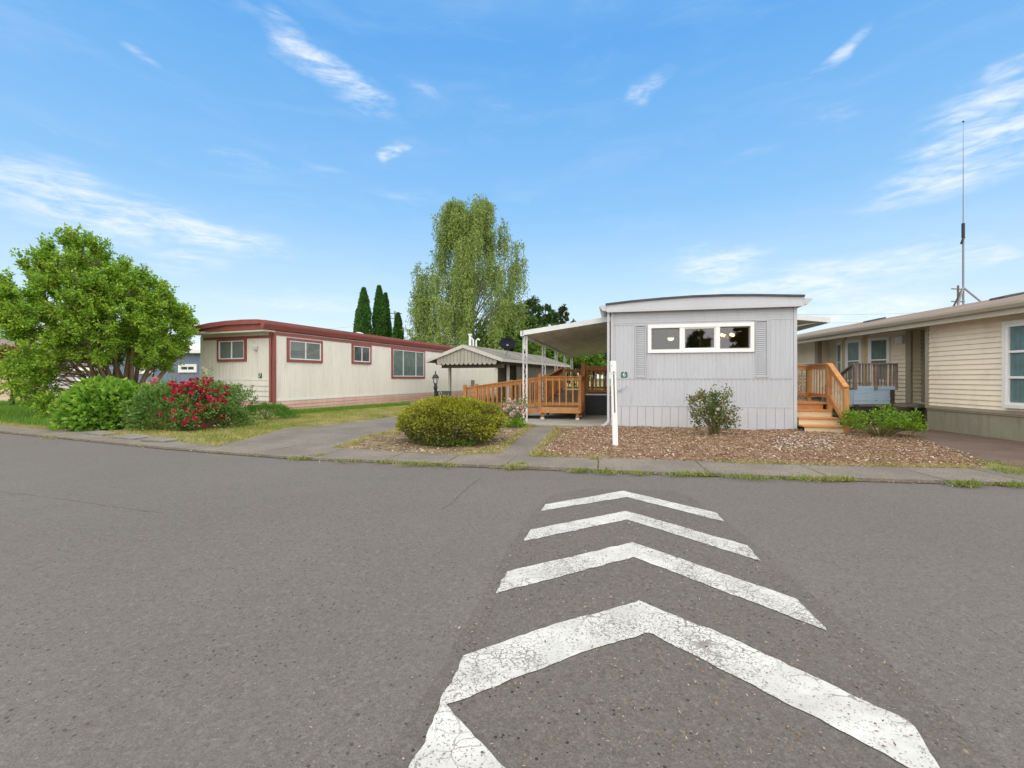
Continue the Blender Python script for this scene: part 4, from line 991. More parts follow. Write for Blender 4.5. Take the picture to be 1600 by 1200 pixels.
# satellite dish
def cl(x, y): return (CO[0]+math.cos(CA)*x+math.sin(CA)*y, CO[1]-math.sin(CA)*x+math.cos(CA)*y)
dxy = cl(-.5, 1.5); zb0 = ez+.05+(az_-ez)*(.5/(w/2))
ds = thing('satellite_dish', 'black oval satellite dish on a bent arm on the shed roof', 'satellite dish', (*dxy, zb0)); dz = CAMZ+(HZ-536)/F*dxy[1]-zb0; dx_ = (793-800)/F*dxy[1]-dxy[0]
m = MB(); n = 24; rings = [(0, 0), (.35, .012), (.7, .05), (1, .11)]; rx, rzz = .41, .33
vs = []; tl = R(18)
def dp(u, a, off):
    x = u*rx*math.cos(a); zz_ = u*rzz*math.sin(a); yv = -off
    return (dx_+x, -.12+yv*math.cos(tl)+zz_*math.sin(tl), dz+zz_*math.cos(tl)-yv*math.sin(tl)*-1)
for u, of in rings: vs += [dp(u, 2*math.pi*k/n, of) for k in range(n)]
fs = [(i*n+k, i*n+(k+1) % n, (i+1)*n+(k+1) % n, (i+1)*n+k) for i in range(3) for k in range(n)]; m.add(vs, fs); db = m.build('reflector', plain('black_dish_paint', (.010, .011, .018), .75, .1, spec=.15), ds, True); sm = db.modifiers.new('solid', 'SOLIDIFY'); sm.thickness = .015
MB().tube([(0, 0, 0), (.03, -.02, .05), (.17*.5+dx_*.5, -.02, .28), (dx_, -.06, dz-.1), (dx_, -.08, dz)], .025, 8).build('mast', STEEL, ds)
MB().tube([(dx_, -.08, dz-.1), (dx_, -.36, dz-.16)], .014, 6).box(dx_-.05, dx_+.05, -.42, -.34, dz-.17, dz-.08).build('feed_horn', STEEL, ds)
MB().box(-.08, .08, -.06, .06, -.02, .02).build('foot', STEEL, ds)
# lamp post with mailbox
LY = 11.5; LX = (680.5-800)/F*LY; zq = lambda py: CAMZ+(HZ-py)/F*LY-.07
lp = thing('lamp_post', 'short black lantern lamp post rising behind the round clipped bush', 'lamp post', (LX, LY, .07))
MB().lathe([(.05, 0), (.045, .1), (.036, .12), (.036, zq(615)), (.036, zq(609)), (.05, zq(607)), (.045, zq(603)), (.03, zq(600.5))], n=14).build('post', BLACK, lp, True)
m = MB(); zt_ = zq(590.3); zb2 = zq(599.5)
m.lathe([(.03, zb2-.02), (.045, zb2), (.045, zb2+.012)], n=8)
for k in range(6):
    a = 2*math.pi*k/6; m.tube([(.045*math.cos(a), .045*math.sin(a), zb2), (.072*math.cos(a), .072*math.sin(a), zt_)], .006, 5)
m.lathe([(.09, zt_-.004), (.09, zt_+.01), (.078, zt_+.03), (.055, zt_+.07), (.03, zt_+.09), (.014, zt_+.10), (.014, zt_+.13), (.018, zt_+.145), (.006, zq(579.5))], n=12)
m.build('lantern', BLACK, lp); MB().lathe([(.041, zb2+.01), (.066, zt_-.004)], n=6).build('lantern_glass', plain('frosted_lantern_glass', (.55, .55, .50), .25, .1), lp)
mbx = thing('mailbox', 'black mailbox with a red flower design mounted behind the lamp post', 'mailbox', (LX, LY+.12, .07)); x1_ = (703.5-682)/F*LY+.03
zz0, zz1 = zq(624), zq(611); m = MB(); pr_ = [(.075, zz0), (.075, zz0+.13), (.055, zz1-.015), (.02, zz1), (-.02, zz1), (-.055, zz1-.015), (-.075, zz0+.13), (-.075, zz0)]
m.prism(pr_, 0, .0, x1_); m.build('body', BLACK, mbx, bevel=.006)
m = MB(); fl = [(.20, .13), (.215, .11), (.235, .12), (.245, .10), (.26, .115), (.255, .085), (.275, .08), (.25, .065), (.235, .045), (.22, .07), (.195, .06), (.21, .09)]
m.add([(a, -.0768, zz0+c) for a, c in fl], [tuple(range(len(fl)))]); m.build('flower_decal', REDF, mbx)
m = MB(); m.box(.215, .225, -.0766, -.0758, zz0+.01, zz0+.06); m.box(.24, .25, -.0766, -.0758, zz0+.02, zz0+.055); m.build('stem_decal', plain('decal_green', (.08, .17, .05)), mbx)
m = MB(); m.tube([(.115+.035*math.cos(a), -.085, zz0+.155-.0+.035*math.sin(a)) for a in np.linspace(-.9, 4.0, 12)], .005, 5); m.box(.10, .13, -.088, -.078, zz0+.02, zz0+.09); m.build('latch', ALU, mbx)
MB().bar((x1_*.8, 0, zz0), (x1_*.8, .0, zq(637)), .04, .04).bar((0, -.07, zz0-.02), (x1_*.8, 0, zz0-.02), .04, .03).build('bracket', POSTW, mbx)
# utility poles
def pole(px, ytop, Y, arms, label):
    x = (px-800)/F*Y; H = CAMZ+(HZ-ytop)/F*Y
    p = thing('utility_pole', label, 'utility pole', (x, Y, 0), R(12)); MB().tube([(0, 0, 0), (0, 0, H)], [.17, .12], 8).build('pole', plain('pole_wood', (.16, .12, .09), .9), p)
    for k, d in enumerate(arms): MB().bar((-1.15, 0, H-d), (1.15, 0, H-d), .12, .12).build('crossarm', plain('arm_wood', (.15, .12, .1), .9), p)
    return p
pole(617, 486, 78, (.4, 1.3), 'wooden utility pole between the tall columnar cypresses and the weeping birch')
pole(1497, 446, 62, (.5, 2.2), 'wooden utility pole with two crossarms behind the brown roof')
wm = MB()
for k, (za, zb_) in enumerate(((11.3, 12.2), (10.2, 11.0))):
    pts = []
    for i in range(25):
        t = i/24; pts.append((-70+t*150, 92-t*30, za+(zb_-za)*t-1.3*math.sin(math.pi*((t*3) % 1))))
    wm.tube(pts, .012, 4)
tag(wm.build('overhead_wire', BLACK), 'thin overhead wires strung between the utility poles', 'wires')
# ---------- vegetation ----------
BARK = plain('tan_bark', (.22, .155, .10), .9, .3, 6, (1, 1, .3), bstr=.5); BARKD = plain('dark_bark', (.10, .08, .06), .9, .3, 6, (1, 1, .3)); CANE = plain('green_brown_cane', (.14, .13, .05), .8, .3, 8)
LEAF = leaf_mat('broad_green_leaf', [(0.077, 0.182, 0.020), (0.146, 0.299, 0.029), (0.214, 0.402, 0.037), (0.308, 0.490, 0.046), (0.411, 0.552, 0.064), (0.463, 0.427, 0.100)], .38, noise_amt=.35)
BIRCH = leaf_mat('birch_leaf', [(0.121, 0.194, 0.046), (0.207, 0.301, 0.075), (0.307, 0.397, 0.101), (0.413, 0.483, 0.152)], .35, noise_amt=.4)
CYP = leaf_mat('cypress_spray', [(0.029, 0.089, 0.019), (0.056, 0.154, 0.026), (0.097, 0.227, 0.032)], .15, noise_amt=.3)
CONI = leaf_mat('dark_conifer_spray', [(0.025, 0.064, 0.018), (0.050, 0.108, 0.025), (0.090, 0.162, 0.036)], .12, noise_amt=.3)
FARL = leaf_mat('far_green_leaf', [(0.054, 0.115, 0.016), (0.101, 0.203, 0.027), (0.176, 0.297, 0.041)], .3, noise_amt=.4)
BRIGHT = leaf_mat('bright_hedge_leaf', [(0.069, 0.161, 0.017), (0.138, 0.276, 0.025), (0.230, 0.368, 0.034)], .35, noise_amt=.4)  # leaves of a brighter green than the far trees
MAPLE = leaf_mat('red_maple_leaf', [(.12, .045, .018), (.20, .075, .03), (.22, .12, .03), (.12, .13, .03)], .3, noise_amt=.4)
HYD = leaf_mat('hydrangea_leaf', [(0.090, 0.208, 0.024), (0.150, 0.328, 0.029), (0.240, 0.428, 0.040), (0.345, 0.479, 0.066)], .3, noise_amt=.3)
ROSEL = leaf_mat('rose_leaf', [(0.064, 0.147, 0.033), (0.108, 0.224, 0.045), (0.180, 0.293, 0.053), (0.270, 0.293, 0.060)], .25, noise_amt=.3)
DRED = leaf_mat('dark_red_petal', [(0.276, 0.008, 0.034), (0.466, 0.016, 0.058), (0.655, 0.048, 0.102)], .2); PINKP = leaf_mat('pink_petal', [(.65, .20, .20), (.75, .33, .32), (.78, .45, .42)], .3)
PALEP = leaf_mat('pale_pink_petal', [(.62, .36, .38), (.72, .52, .52), (.76, .66, .64)], .3); CREAMP = leaf_mat('cream_petal', [(.66, .60, .42), (.74, .70, .58)], .3)
AZT = leaf_mat('azalea_new_growth', [(0.150, 0.098, 0.026), (0.188, 0.169, 0.022), (0.263, 0.273, 0.022), (0.362, 0.377, 0.026), (0.425, 0.442, 0.036), (0.300, 0.208, 0.042)], .25, noise_amt=.45)
AZO = leaf_mat('azalea_old_leaf', [(0.075, 0.086, 0.030), (0.123, 0.147, 0.036), (0.198, 0.207, 0.050), (0.264, 0.216, 0.091)], .2, noise_amt=.3)
SHR = leaf_mat('lime_shrub_leaf', [(0.089, 0.185, 0.017), (0.164, 0.300, 0.022), (0.266, 0.393, 0.033)], .3, noise_amt=.3)
HEATH = leaf_mat('fine_green_needle', [(0.048, 0.144, 0.014), (0.084, 0.216, 0.022), (0.120, 0.276, 0.030)], .2, noise_amt=.3)
MIXR = leaf_mat('bronze_green_leaf', [(0.038, 0.077, 0.031), (0.069, 0.131, 0.042), (0.151, 0.185, 0.042), (0.214, 0.131, 0.056), (0.252, 0.262, 0.056)], .2, noise_amt=.45)
GRASS = leaf_mat('lush_grass_blade', [(0.077, 0.176, 0.017), (0.132, 0.275, 0.024), (0.209, 0.363, 0.039)], .3, noise_amt=.4)
DRYG = leaf_mat('dry_grass_blade', [(.17, .21, .035), (.27, .28, .055), (.38, .35, .10), (.46, .40, .19), (.56, .46, .27)], .25, noise_amt=.55)
WEEDM = leaf_mat('weed_blade', [(.08, .15, .02), (.15, .24, .03), (.30, .30, .08), (.45, .38, .18)], .25, noise_amt=.4)
CHIP = leaf_mat('bark_chip', [(0.076, 0.042, 0.026), (0.153, 0.083, 0.048), (0.254, 0.142, 0.083), (0.356, 0.221, 0.135), (0.432, 0.314, 0.215), (0.661, 0.627, 0.571)], 0, .9)
LITTER = leaf_mat('dry_leaf_bit', [(.12, .08, .04), (.24, .17, .09), (.38, .30, .18), (.55, .48, .36)], 0, .9)
NEEDLE = leaf_mat('tan_road_bit', [(.10, .065, .04), (.20, .125, .065), (.28, .20, .12), (.36, .32, .26)], 0, .9)

def curve(a, c, bend, n=7):
    a, c = np.array(a, float), np.array(c, float); t = np.linspace(0, 1, n)[:, None]
    return a+(c-a)*t+np.array(bend)*(4*t*(1-t))
def sphere(n): return unit(rng.normal(size=(n, 3)))
def twigs(centres, ntw, length, nl, upbias=.5, spread=1.0, out=None):
    """leaf points and directions on short twigs leaving every clump centre"""
    C = np.repeat(np.asarray(centres), ntw, 0); N = len(C)
    d = sphere(N)*spread; d[:, 2] += upbias
    if out is not None: d += np.repeat(np.asarray(out), ntw, 0)
    d = unit(d); Ls = length*(.5+.7*rng.random(N))
    t = rng.random((N, nl))*.85+.15
    P = C[:, None]+d[:, None]*(Ls[:, None]*t)[..., None]+rng.normal(size=(N, nl, 3))*.035
    D = unit(d[:, None]*.7+sphere(N*nl).reshape(N, nl, 3)*.85+np.array((0, 0, -.12)))
    return P.reshape(-1, 3), D.reshape(-1, 3)
def sil(pts, Y, x0, zg=.07):
    return [((px-x0)/F*Y, CAMZ+(HZ-py)/F*Y-zg) for px, py in pts]

# big multi-stemmed tree at the left
bx, by = ground(186, 647, .07); bt = thing('broadleaf_tree', 'big round-crowned multi-stemmed green tree spreading over the left lawn', 'tree', (bx, by, .07), math.atan2(-bx, by))
S = sil([(2, 480), (22, 450), (45, 442), (62, 408), (80, 392), (98, 398), (112, 380), (130, 378), (150, 386), (168, 384), (188, 400), (212, 406), (232, 434), (262, 446), (280, 462), (300, 480), (313, 492), (306, 515), (308, 545), (288, 562), (262, 577), (236, 586), (206, 580), (180, 592), (150, 588), (132, 596), (108, 612), (98, 634), (62, 644), (44, 634), (34, 604), (20, 588), (42, 570), (48, 546), (24, 524), (6, 502)], by, 186)
S_ = np.array(S); mid_ = (S_.min(0)+S_.max(0))/2; S = [tuple(q) for q in (mid_+(S_-mid_)*np.array((.90, .90))+np.array((.06, -.17)))*np.array((math.cos(math.atan2(bx, by)), 1))]
cs = scatter(S, 540); xc, hx = (np.array(S)[:, 0].min()+np.array(S)[:, 0].max())/2, (np.ptp(np.array(S)[:, 0]))/2
u = (cs[:, 0]-xc)/hx; zc_ = (cs[:, 1]-2.9)/3.0
hd = 2.0*np.sqrt(np.clip(1-.75*u*u-.35*zc_*zc_, .08, 1)); yy = (rng.random(len(cs))*2-1); yy = np.sign(yy)*np.abs(yy)**.6*hd
yy = np.where(cs[:, 1] < 1.3, yy*.5-.8, yy)
cen = np.stack([cs[:, 0], yy, cs[:, 1]], 1); cen = cen[(cs[:, 1] > 1.42+.20*np.abs(yy)) | ((cs[:, 0] < -1.1) & ((cs[:, 1] > 1.3) | (rng.random(len(cs)) < .45)))]; outw = unit(cen-np.array((xc, 0, 1.2)))*.75
outw[:, 2] += np.where(cen[:, 2] > 3.6, .7, .1); P, D = twigs(cen, 9, .50, 28, .35, .8, outw)
leaves('crown', LEAF, P, D, .092*(.6+.8*rng.random(len(P))), .055, bt)
m = MB(); ends = cen[rng.permutation(len(cen))[:24]]; stems = []
for e in ends:
    a = (rng.uniform(-.35, .5), rng.uniform(-.3, .3), 0); c = curve(a, e*np.array((.9, .9, .92)), (rng.uniform(-.2, .2), 0, .35 if abs(e[0]) > 1.5 else .0), 9)
    stems.append(c); r0 = rng.uniform(.045, .095); m.tube(c, list(np.linspace(r0, .012, 9)), 7)
for a, c in (((-.1, 0), (-.5, -.3, 2.6)), ((.35, 0), (1.3, -.2, 2.5)), ((.5, .1), (1.9, -.3, 2.3)), ((.2, -.1), (.45, -.3, 3.0))):
    c = curve((*a, 0), c, (-.12, 0, .1), 9); stems.append(c); m.tube(c, list(np.linspace(.11, .03, 9)), 8)
for i in range(26):
    e = (rng.uniform(-2.1, -.7), rng.uniform(-1.0, .2), rng.uniform(.5, 1.7)); c = curve((rng.uniform(-.5, .1), rng.uniform(-.4, 0), 0), e, (0, 0, .25), 7); m.tube(c, list(np.linspace(.028, .008, 7)), 5)
allp = np.concatenate([s_[3:] for s_ in stems])
for e in cen[::2]:
    k = np.argmin(((allp-e)**2).sum(1)+np.where(allp[:, 2] > e[2], 2, 0)); m.tube(curve(allp[k], e, (0, 0, -.05), 4), [.022, .016, .011, .006], 5, False)
m.build('trunk', BARK, bt, True)

# weeping birch
bY = 42.0; wx = (737-800)/F*bY; wt = thing('weeping_birch', 'tall pale green weeping birch with hanging strands behind the carport shed', 'tree', (wx, bY, 0))
rows = np.array([(303, 744, 751), (318, 735, 764), (326, 690, 768), (350, 682, 794), (372, 668, 820), (400, 650, 829), (430, 648, 829), (452, 648, 817), (480, 645, 826), (510, 640, 832), (535, 628, 846), (556, 626, 852)], float)
SP = []; m = MB(); topz = CAMZ+(HZ-305)/F*bY
m.tube([(0, 0, 0), (.1, 0, 4), (-.1, .1, 8), (.2, 0, 12), (.35, 0, topz-1), (.4, 0, topz)], [.34, .28, .21, .13, .05, .02], 10)
strand = []
for i in range(145):
    py = rng.choice([rng.uniform(305, 345), rng.uniform(325, 430), rng.uniform(420, 535)], p=[.14, .38, .48]) if i < 112 else rng.uniform(470, 528)
    l, r_ = np.interp(py, rows[:, 0], rows[:, 1]), np.interp(py, rows[:, 0], rows[:, 2]); ph = rng.uniform(0, 6.283); rr = rng.random()**.32*1.0
    px = (l+r_)/2+(r_-l)/2*rr*math.cos(ph); hw = (r_-l)/2/F*bY
    e = np.array(((px-737)/F*bY, hw*rr*math.sin(ph), CAMZ+(HZ-py)/F*bY)); zb_ = max(2.5, e[2]-rng.uniform(1.2, 3.2)-.35*np.hypot(e[0], e[1]))
    c = curve((.25*zb_/14, 0, zb_), e, (0, 0, .6), 8); m.tube(c, list(np.linspace(.075, .015, 8)), 5, False)
    L0 = rng.uniform(1.3, 4.2)*min(1, .45+.55*(topz-e[2])/4.0); big = rng.uniform(.18, .50)
    for j in range(int(18+34*big)):
        p = e+np.array((e[0], e[1], 0))*rng.uniform(-.16, .03)+np.clip(rng.normal(size=3), -1.5, 1.5)*np.array((big, big, .22)); p[2] -= abs(rng.normal())*.25
        strand.append((p, min(L0*rng.uniform(.45, 1.1), max(.6, p[2]-1.2))))
    for j in range(5):
        p = c[int(rng.integers(3, 7))]+rng.normal(size=3)*.25; strand.append((p, min(rng.uniform(.8, 2.5), max(.6, p[2]-1.2))))
    for q_ in range(3): SP.append((e+rng.normal(size=3)*.2))
m.build('trunk', plain('birch_bark', (.42, .40, .36), .8, .25, 5), wt, True)
PP, DD = [], []
for p, ln in strand:
    k = int(ln/.095); t = np.linspace(0, 1, k)[:, None]; sw = rng.normal(size=3)*np.array((.10, .10, 0))*ln
    PP.append(p+np.array((0, 0, -ln))*t+sw*t*t+rng.normal(size=(k, 3))*.06); DD.append(unit(np.array((0, 0, -1.0))+rng.normal(size=(k, 3))*.55))
P, D = twigs(np.array(SP), 5, .5, 6, .2); PP.append(P); DD.append(D); P = np.concatenate(PP); D = np.concatenate(DD)
leaves('crown', BIRCH, P, D, .22*(.7+.6*rng.random(len(P))), .085, wt)

# columnar cypresses
def cypress(px, ytop, Y, hw, label, tw=1.0):
    x = (px-800)/F*Y; H = CAMZ+(HZ-ytop)/F*Y; r0 = hw/F*Y
    t = thing('cypress_tree', label, 'tree', (x, Y, 0), 0, 'columnar cypresses behind the cream home')
    n = 8500; z = rng.random(n)**.9; prof = np.interp(z, [0, .1, .45, .75, .92, 1], [.75, .95, 1, .8, .38, .04])*r0
    a = rng.random(n)*6.283; lump = 1+.13*np.sin(5*a+z*23)+.1*np.sin(3*a-z*41)+rng.normal(size=n)*.05; rr = prof*lump*(1-.35*rng.random(n)**2)
    P = np.stack([rr*np.cos(a), rr*np.sin(a), z*H*.985], 1); D = np.stack([np.cos(a)*.45, np.sin(a)*.45, np.full(n, 1.0)], 1)+rng.normal(size=(n, 3))*.25
    leaves('crown', CYP, P, D, .30, .13, t); MB().tube([(0, 0, 0), (0, 0, H*.9)], [.16, .03], 8).build('trunk', BARKD, t)
for a in ((568.5, 450, 44, 11, 'dark green columnar cypress standing leftmost of its row'), (592.5, 446.5, 45, 9.5, 'tallest dark columnar cypress in the middle of the row'), (602.5, 458, 49, 7, 'slim columnar cypress tucked close behind the tallest one'), (622, 490, 45, 8, 'short pointed cypress beside the wooden utility pole'), (559.5, 483, 46, 6, 'low cypress pressed against the leftmost column'), (607, 497, 46, 5, 'smallest cypress spire at the foot of the slim one')): cypress(*a)

# trees behind
CONI2 = leaf_mat('olive_conifer_spray', [(.03, .05, .014), (.06, .085, .022), (.09, .10, .035)], .12, noise_amt=.3)
def conifer(px, ytop, Y, hw, label, mat=CONI, n=60, name='conifer_tree'):
    x = (px-800)/F*Y; H = CAMZ+(HZ-ytop)/F*Y; r0 = hw/F*Y; t = thing(name, label, 'tree', (x, Y, 0), 0, 'dark trees behind the carport')
    z = rng.random(n)**.8*.93+.03; a = rng.random(n)*6.283; R_ = np.interp(z, [0, .25, .6, .85, 1], [.9, 1, .75, .42, .08])*r0*(.75+.4*rng.random(n))
    cen = np.stack([R_*np.cos(a)*.7, R_*np.sin(a)*.7, z*H], 1); o = np.stack([np.cos(a), np.sin(a), np.full(n, -.1)], 1)*.9
    P, D = twigs(cen, 8, max(.35, r0*.55), 16, .15, .8, o); leaves('crown', mat, P, D, .26, .12, t)
    MB().tube([(0, 0, 0), (0, 0, H*.96)], [.22, .03], 8).build('trunk', BARKD, t)
def leafy(px, ytop, Y, hw, label, mat, n=70, name='background_tree', group='dark trees behind the carport', L=.22):
    x = (px-800)/F*Y; H = CAMZ+(HZ-ytop)/F*Y; r0 = hw/F*Y; t = thing(name, label, 'tree' if 'tree' in name else 'shrub', (x, Y, 0), 0, group)
    d = sphere(n); d[:, 2] = np.abs(d[:, 2])*1.0-.35*rng.random(n); rr = (.55+.45*rng.random(n))
    zc_ = H*.55; cen = np.stack([d[:, 0]*r0*rr, d[:, 1]*r0*rr, zc_+d[:, 2]*(H-zc_)*rr*.95], 1); cen[:, 2] = np.maximum(cen[:, 2], .25)
    P, D = twigs(cen, 9, max(.3, r0*.28), 15, .35, .9, d*.6); leaves('crown' if 'tree' in name else 'foliage', mat, P, D, L, L*.55, t)
    m = MB(); m.tube([(0, 0, 0), (.1, 0, H*.35), (0, 0, H*.7)], [.03*H, .022*H, .008*H], 7)
    for c in cen[:10]: m.tube(curve((0.05, 0, H*.3), c, (0, 0, .1), 4), [.012*H, .008*H, .005*H, .003*H], 5, False)
    m.build('trunk', BARKD, t, True)
conifer(812, 478, 47, 22, 'broad dark conifer directly behind the weeping birch'); conifer(832, 462, 52, 20, 'tall dark conifer right of the weeping birch')
conifer(852, 470, 54, 13, 'dark conifer with a rounded top above the awning corner'); conifer(866, 480, 56, 7, 'narrow dark conifer spire above the awning'); conifer(880, 474, 58, 9, 'brownish columnar conifer standing alone above the awning', CONI2)
conifer(896, 499, 60, 6, 'lowest conifer tip peeking over the awning edge')
leafy(828, 484, 46, 24, 'mid green tree filling the gap right of the weeping birch', FARL, 80)
leafy(852, 500, 44, 24, 'low mid green tree below the dark conifers', FARL, 60)
leafy(790, 500, 40, 42, 'dark leafy tree low behind the shed roof', FARL, 90); leafy(655, 522, 46, 30, 'soft grey-green tree at the foot of the weeping birch', BIRCH, 60)
leafy(862, 530, 39, 34, 'bright lime green tree behind the awning posts', BRIGHT, 70); leafy(905, 540, 36, 26, 'bright green shrub mass beyond the ramp landing', BRIGHT, 60); leafy(945, 528, 40, 34, 'mid green tree framed under the awning', FARL, 70); leafy(925, 548, 33, 14, 'small lime shrub beyond the upper deck railing', BRIGHT, 40, 'lime_shrub')
leafy(1262, 548, 19, 16, 'dark green leafy shrub seen through the timber porch rail', FARL, 45, 'porch_shrub', None, .14)
leafy(1585, 462, 52, 28, 'round treetop showing above the brown roof at the right edge', FARL, 60, 'background_tree', None); leafy(1515, 474, 58, 34, 'low treetop behind the antenna tripod', FARL, 60, 'background_tree', None)
leafy(1275, 515, 60, 30, 'distant dark treetop under the side awning', FARL, 50, 'background_tree', None)
leafy(18, 536, 19.5, 42, 'red and bronze leaved maple behind the big green tree', MAPLE, 110, 'red_maple_tree', None, .11)
for i, (px, yt, Y, hw) in enumerate(((-60, 556, 80, 60), (25, 545, 95, 50), (110, 560, 90, 50))): leafy(px, yt, Y, hw, ('distant green tree beyond the left gravel yard', 'distant dark treetop at the left edge above the maple', 'distant tree beyond the white building')[i], FARL, 60, 'background_tree', 'distant trees at the left', .4)

# shrubs near the road
def mound(root, rx, ry, rz, zc, n, L, W, mat, bumps=.12, shell=.22, upb=.25, zmin=.02, name='foliage', top=None, flat=0):
    d = sphere(n); d[:, 2] = np.where(d[:, 2] < -.6, -d[:, 2], d[:, 2]); a = np.arctan2(d[:, 1], d[:, 0])
    b_ = 1+bumps*(np.sin(5*a+3*d[:, 2])*.5+np.sin(9*a-7*d[:, 2]+1)*.35+np.sin(13*d[:, 2]+4*a)*.35); r_ = b_*(1-shell*rng.random(n)**1.5)
    P = np.stack([d[:, 0]*rx*r_, d[:, 1]*ry*r_, zc+d[:, 2]*rz*r_], 1); D = d+rng.normal(size=(n, 3))*.5+np.array((0, 0, upb))
    k = P[:, 2] > zmin
    if top is not None: k &= top(P)
    P, D, d = P[k], D[k], d[k]
    return leaves(name, mat, P, D, L*(.7+.6*rng.random(len(P))), W, root, up=d if flat else None)
def stems(root, n, spread, h, r=.012, mat=CANE):
    m = MB()
    for i in range(n):
        a = rng.uniform(0, 6.283); k = rng.random()**.5*spread; c = curve((.25*k*math.cos(a)*.5, .25*k*math.sin(a)*.5, 0), (k*math.cos(a), k*math.sin(a), h*rng.uniform(.6, 1)), (0, 0, .06), 5); m.tube(c, list(np.linspace(r, r*.4, 5)), 5, False)
    m.build('stems', mat, root)
def blooms(root, P, r, mat, npet=16, name='blossoms'):
    P = np.asarray(P); N = len(P); C = np.repeat(P, npet, 0); d = sphere(N*npet); d[:, 1] -= .35; d[:, 2] += .25; d = unit(d)
    rr = np.repeat(r*(.7+.6*rng.random(N)), npet)[:, None]
    leaves(name, mat, C+d*rr*.35, unit(d+sphere(N*npet)*.8), rr[:, 0]*1.0, rr[:, 0]*.95, root, .35)

cx, cy = (705-800)/F*8.75, 8.75
az_b = thing('round_bush', 'large clipped dome-shaped yellow-green azalea bush on the leaf-littered island', 'bush', (cx, cy, .07))
mound(az_b, 1.03, .92, .50, .34, 21000, .042, .022, AZT, .12, .16, .35, top=lambda P: P[:, 2] > .30+.09*np.sin(P[:, 0]*7)+rng.normal(size=len(P))*.07)
mound(az_b, 1.00, .90, .48, .34, 20000, .045, .024, AZO, .12, .2, .15, name='lower_foliage', top=lambda P: (P[:, 2] < .52+rng.normal(size=len(P))*.12) & (np.hypot(P[:, 0], P[:, 1]) < .70+.75*np.clip(P[:, 2], 0, .4)))
mound(az_b, .90, .80, .42, .34, 6000, .06, .04, AZO, .05, .3, .1, name='inner_foliage'); stems(az_b, 40, .7, .5, .014, BARKD)
x, y = ground(702, 699, .07); t = thing('ground_ivy', 'patch of bright green ivy creeping under the clipped round bush', 'plant', (x+.05, y+.10, .07)); mound(t, .42, .16, .14, .03, 700, .05, .04, HYD, .2, .5, .3, flat=1)
hx_, hy_ = (172-800)/F*11.5, 11.5
t = thing('hydrangea_bush', 'wide bright green large-leaved hydrangea bush at the lawn corner', 'bush', (hx_, hy_, .07), R(41))
mound(t, .94, .88, .78, .32, 3900, .15, .11, HYD, .16, .16, .1, flat=1); mound(t, .72, .7, .66, .3, 1500, .12, .09, HYD, .1, .5, .1, name='inner_foliage', flat=1); stems(t, 30, .65, .75)
t = thing('dark_green_shrub', 'dark green leafy shrub between the hydrangea and the red roses', 'bush', ((252-800)/F*10.9, 10.95, .07)); mound(t, .74, .6, .70, .30, 4200, .085, .045, ROSEL, .2, .3, .2); stems(t, 16, .5, .7)
mound(t, .6, .5, .18, .05, 700, .07, .03, WEEDM, .2, .5, .3, name='lower_foliage')
def rosebush(name, label, px, py, w, h, nl, nb, br, petal, lm, seed, L=.06, depth=None, colr=None, low=.15):
    x, y = ground(px, py, .07); t = thing(name, label, 'rose bush', (x, y, .07)); k = max(14, int(nl/55))
    a = rng.random(k)*6.283; rr = rng.random(k)**.55; z = (low+(1-low)*rng.random(k)**.8)*h; pr_ = np.interp(z/h, [0, .3, .7, 1], [.35, .8, 1, .55])
    cen = np.stack([rr*np.cos(a)*w*pr_, rr*np.sin(a)*w*.8*pr_, z], 1); P, D = twigs(cen, 6, .16, max(4, int(nl/k/6)), .3); leaves('foliage', lm, P, D, L*(.7+.6*rng.random(len(P))), L*.6, t)
    m = MB()
    for c in cen: m.tube(curve((c[0]*.15, c[1]*.15, 0), c, (0, 0, .08), 5), [.010, .008, .007, .005, .003], 5, False)
    m.build('stems', CANE, t)
    if nb:
        s_ = cen[rng.integers(0, k, nb)]+rng.normal(size=(nb, 3))*np.array((.12, .10, .07)); s_[:, 1] -= w*.38; s_[:, 2] = np.clip(s_[:, 2]+.06, .12, h*1.1); blooms(t, s_, br, petal)
    return t
rosebush('rose_bush', 'rose bush covered in dark red blooms beside the hydrangea', 320, 672, .74, 1.10, 4600, 110, .050, DRED, ROSEL, 1, .06)
t = rosebush('pink_rose', 'tall rose with a few coral pink blooms rising behind the hydrangea', 262, 662, .5, 1.12, 900, 0, .06, PINKP, ROSEL, 2)
q = []
for px, py in ((237, 601), (247, 593.5), (232, 604), (268, 605), (274, 606), (242, 600)): q.append(((px-262)/F*t.location.y, -.1, CAMZ+(HZ-py)/F*t.location.y-.07))
blooms(t, q, .075, PINKP, 22)
rosebush('climbing_rose', 'sparse pale-bloomed rose leaning on the cream end wall', 322, 652, .35, 1.45, 500, 14, .04, CREAMP, ROSEL, 3, .05)
rosebush('shrub_rose', 'grey-green rose shrub without blooms right of the red roses', 366, 657, .62, 1.0, 2200, 10, .035, CREAMP, ROSEL, 4, .06)
x, y = ground(408, 657, .07); t = thing('heather_mound', 'low bright green needle-leaved mound at the red corner of the cream home', 'plant', (x, y+.3, .07)); mound(t, .85, .6, .40, .05, 7500, .06, .014, HEATH, .15, .25, .5); stems(t, 12, .5, .3)
x, y = ground(350, 668, .07); t = thing('leafy_clump', 'low dark leafy clump at the foot of the shrub rose', 'plant', (x, y+.1, .07)); mound(t, .55, .35, .38, .1, 1800, .07, .045, ROSEL, .2, .3, .3); stems(t, 8, .3, .3)
t = rosebush('pale_rose', 'pale pink flowering rose beside the first white awning post', 803, 667, .36, .62, 1500, 46, .04, PALEP, ROSEL, 5, .045)
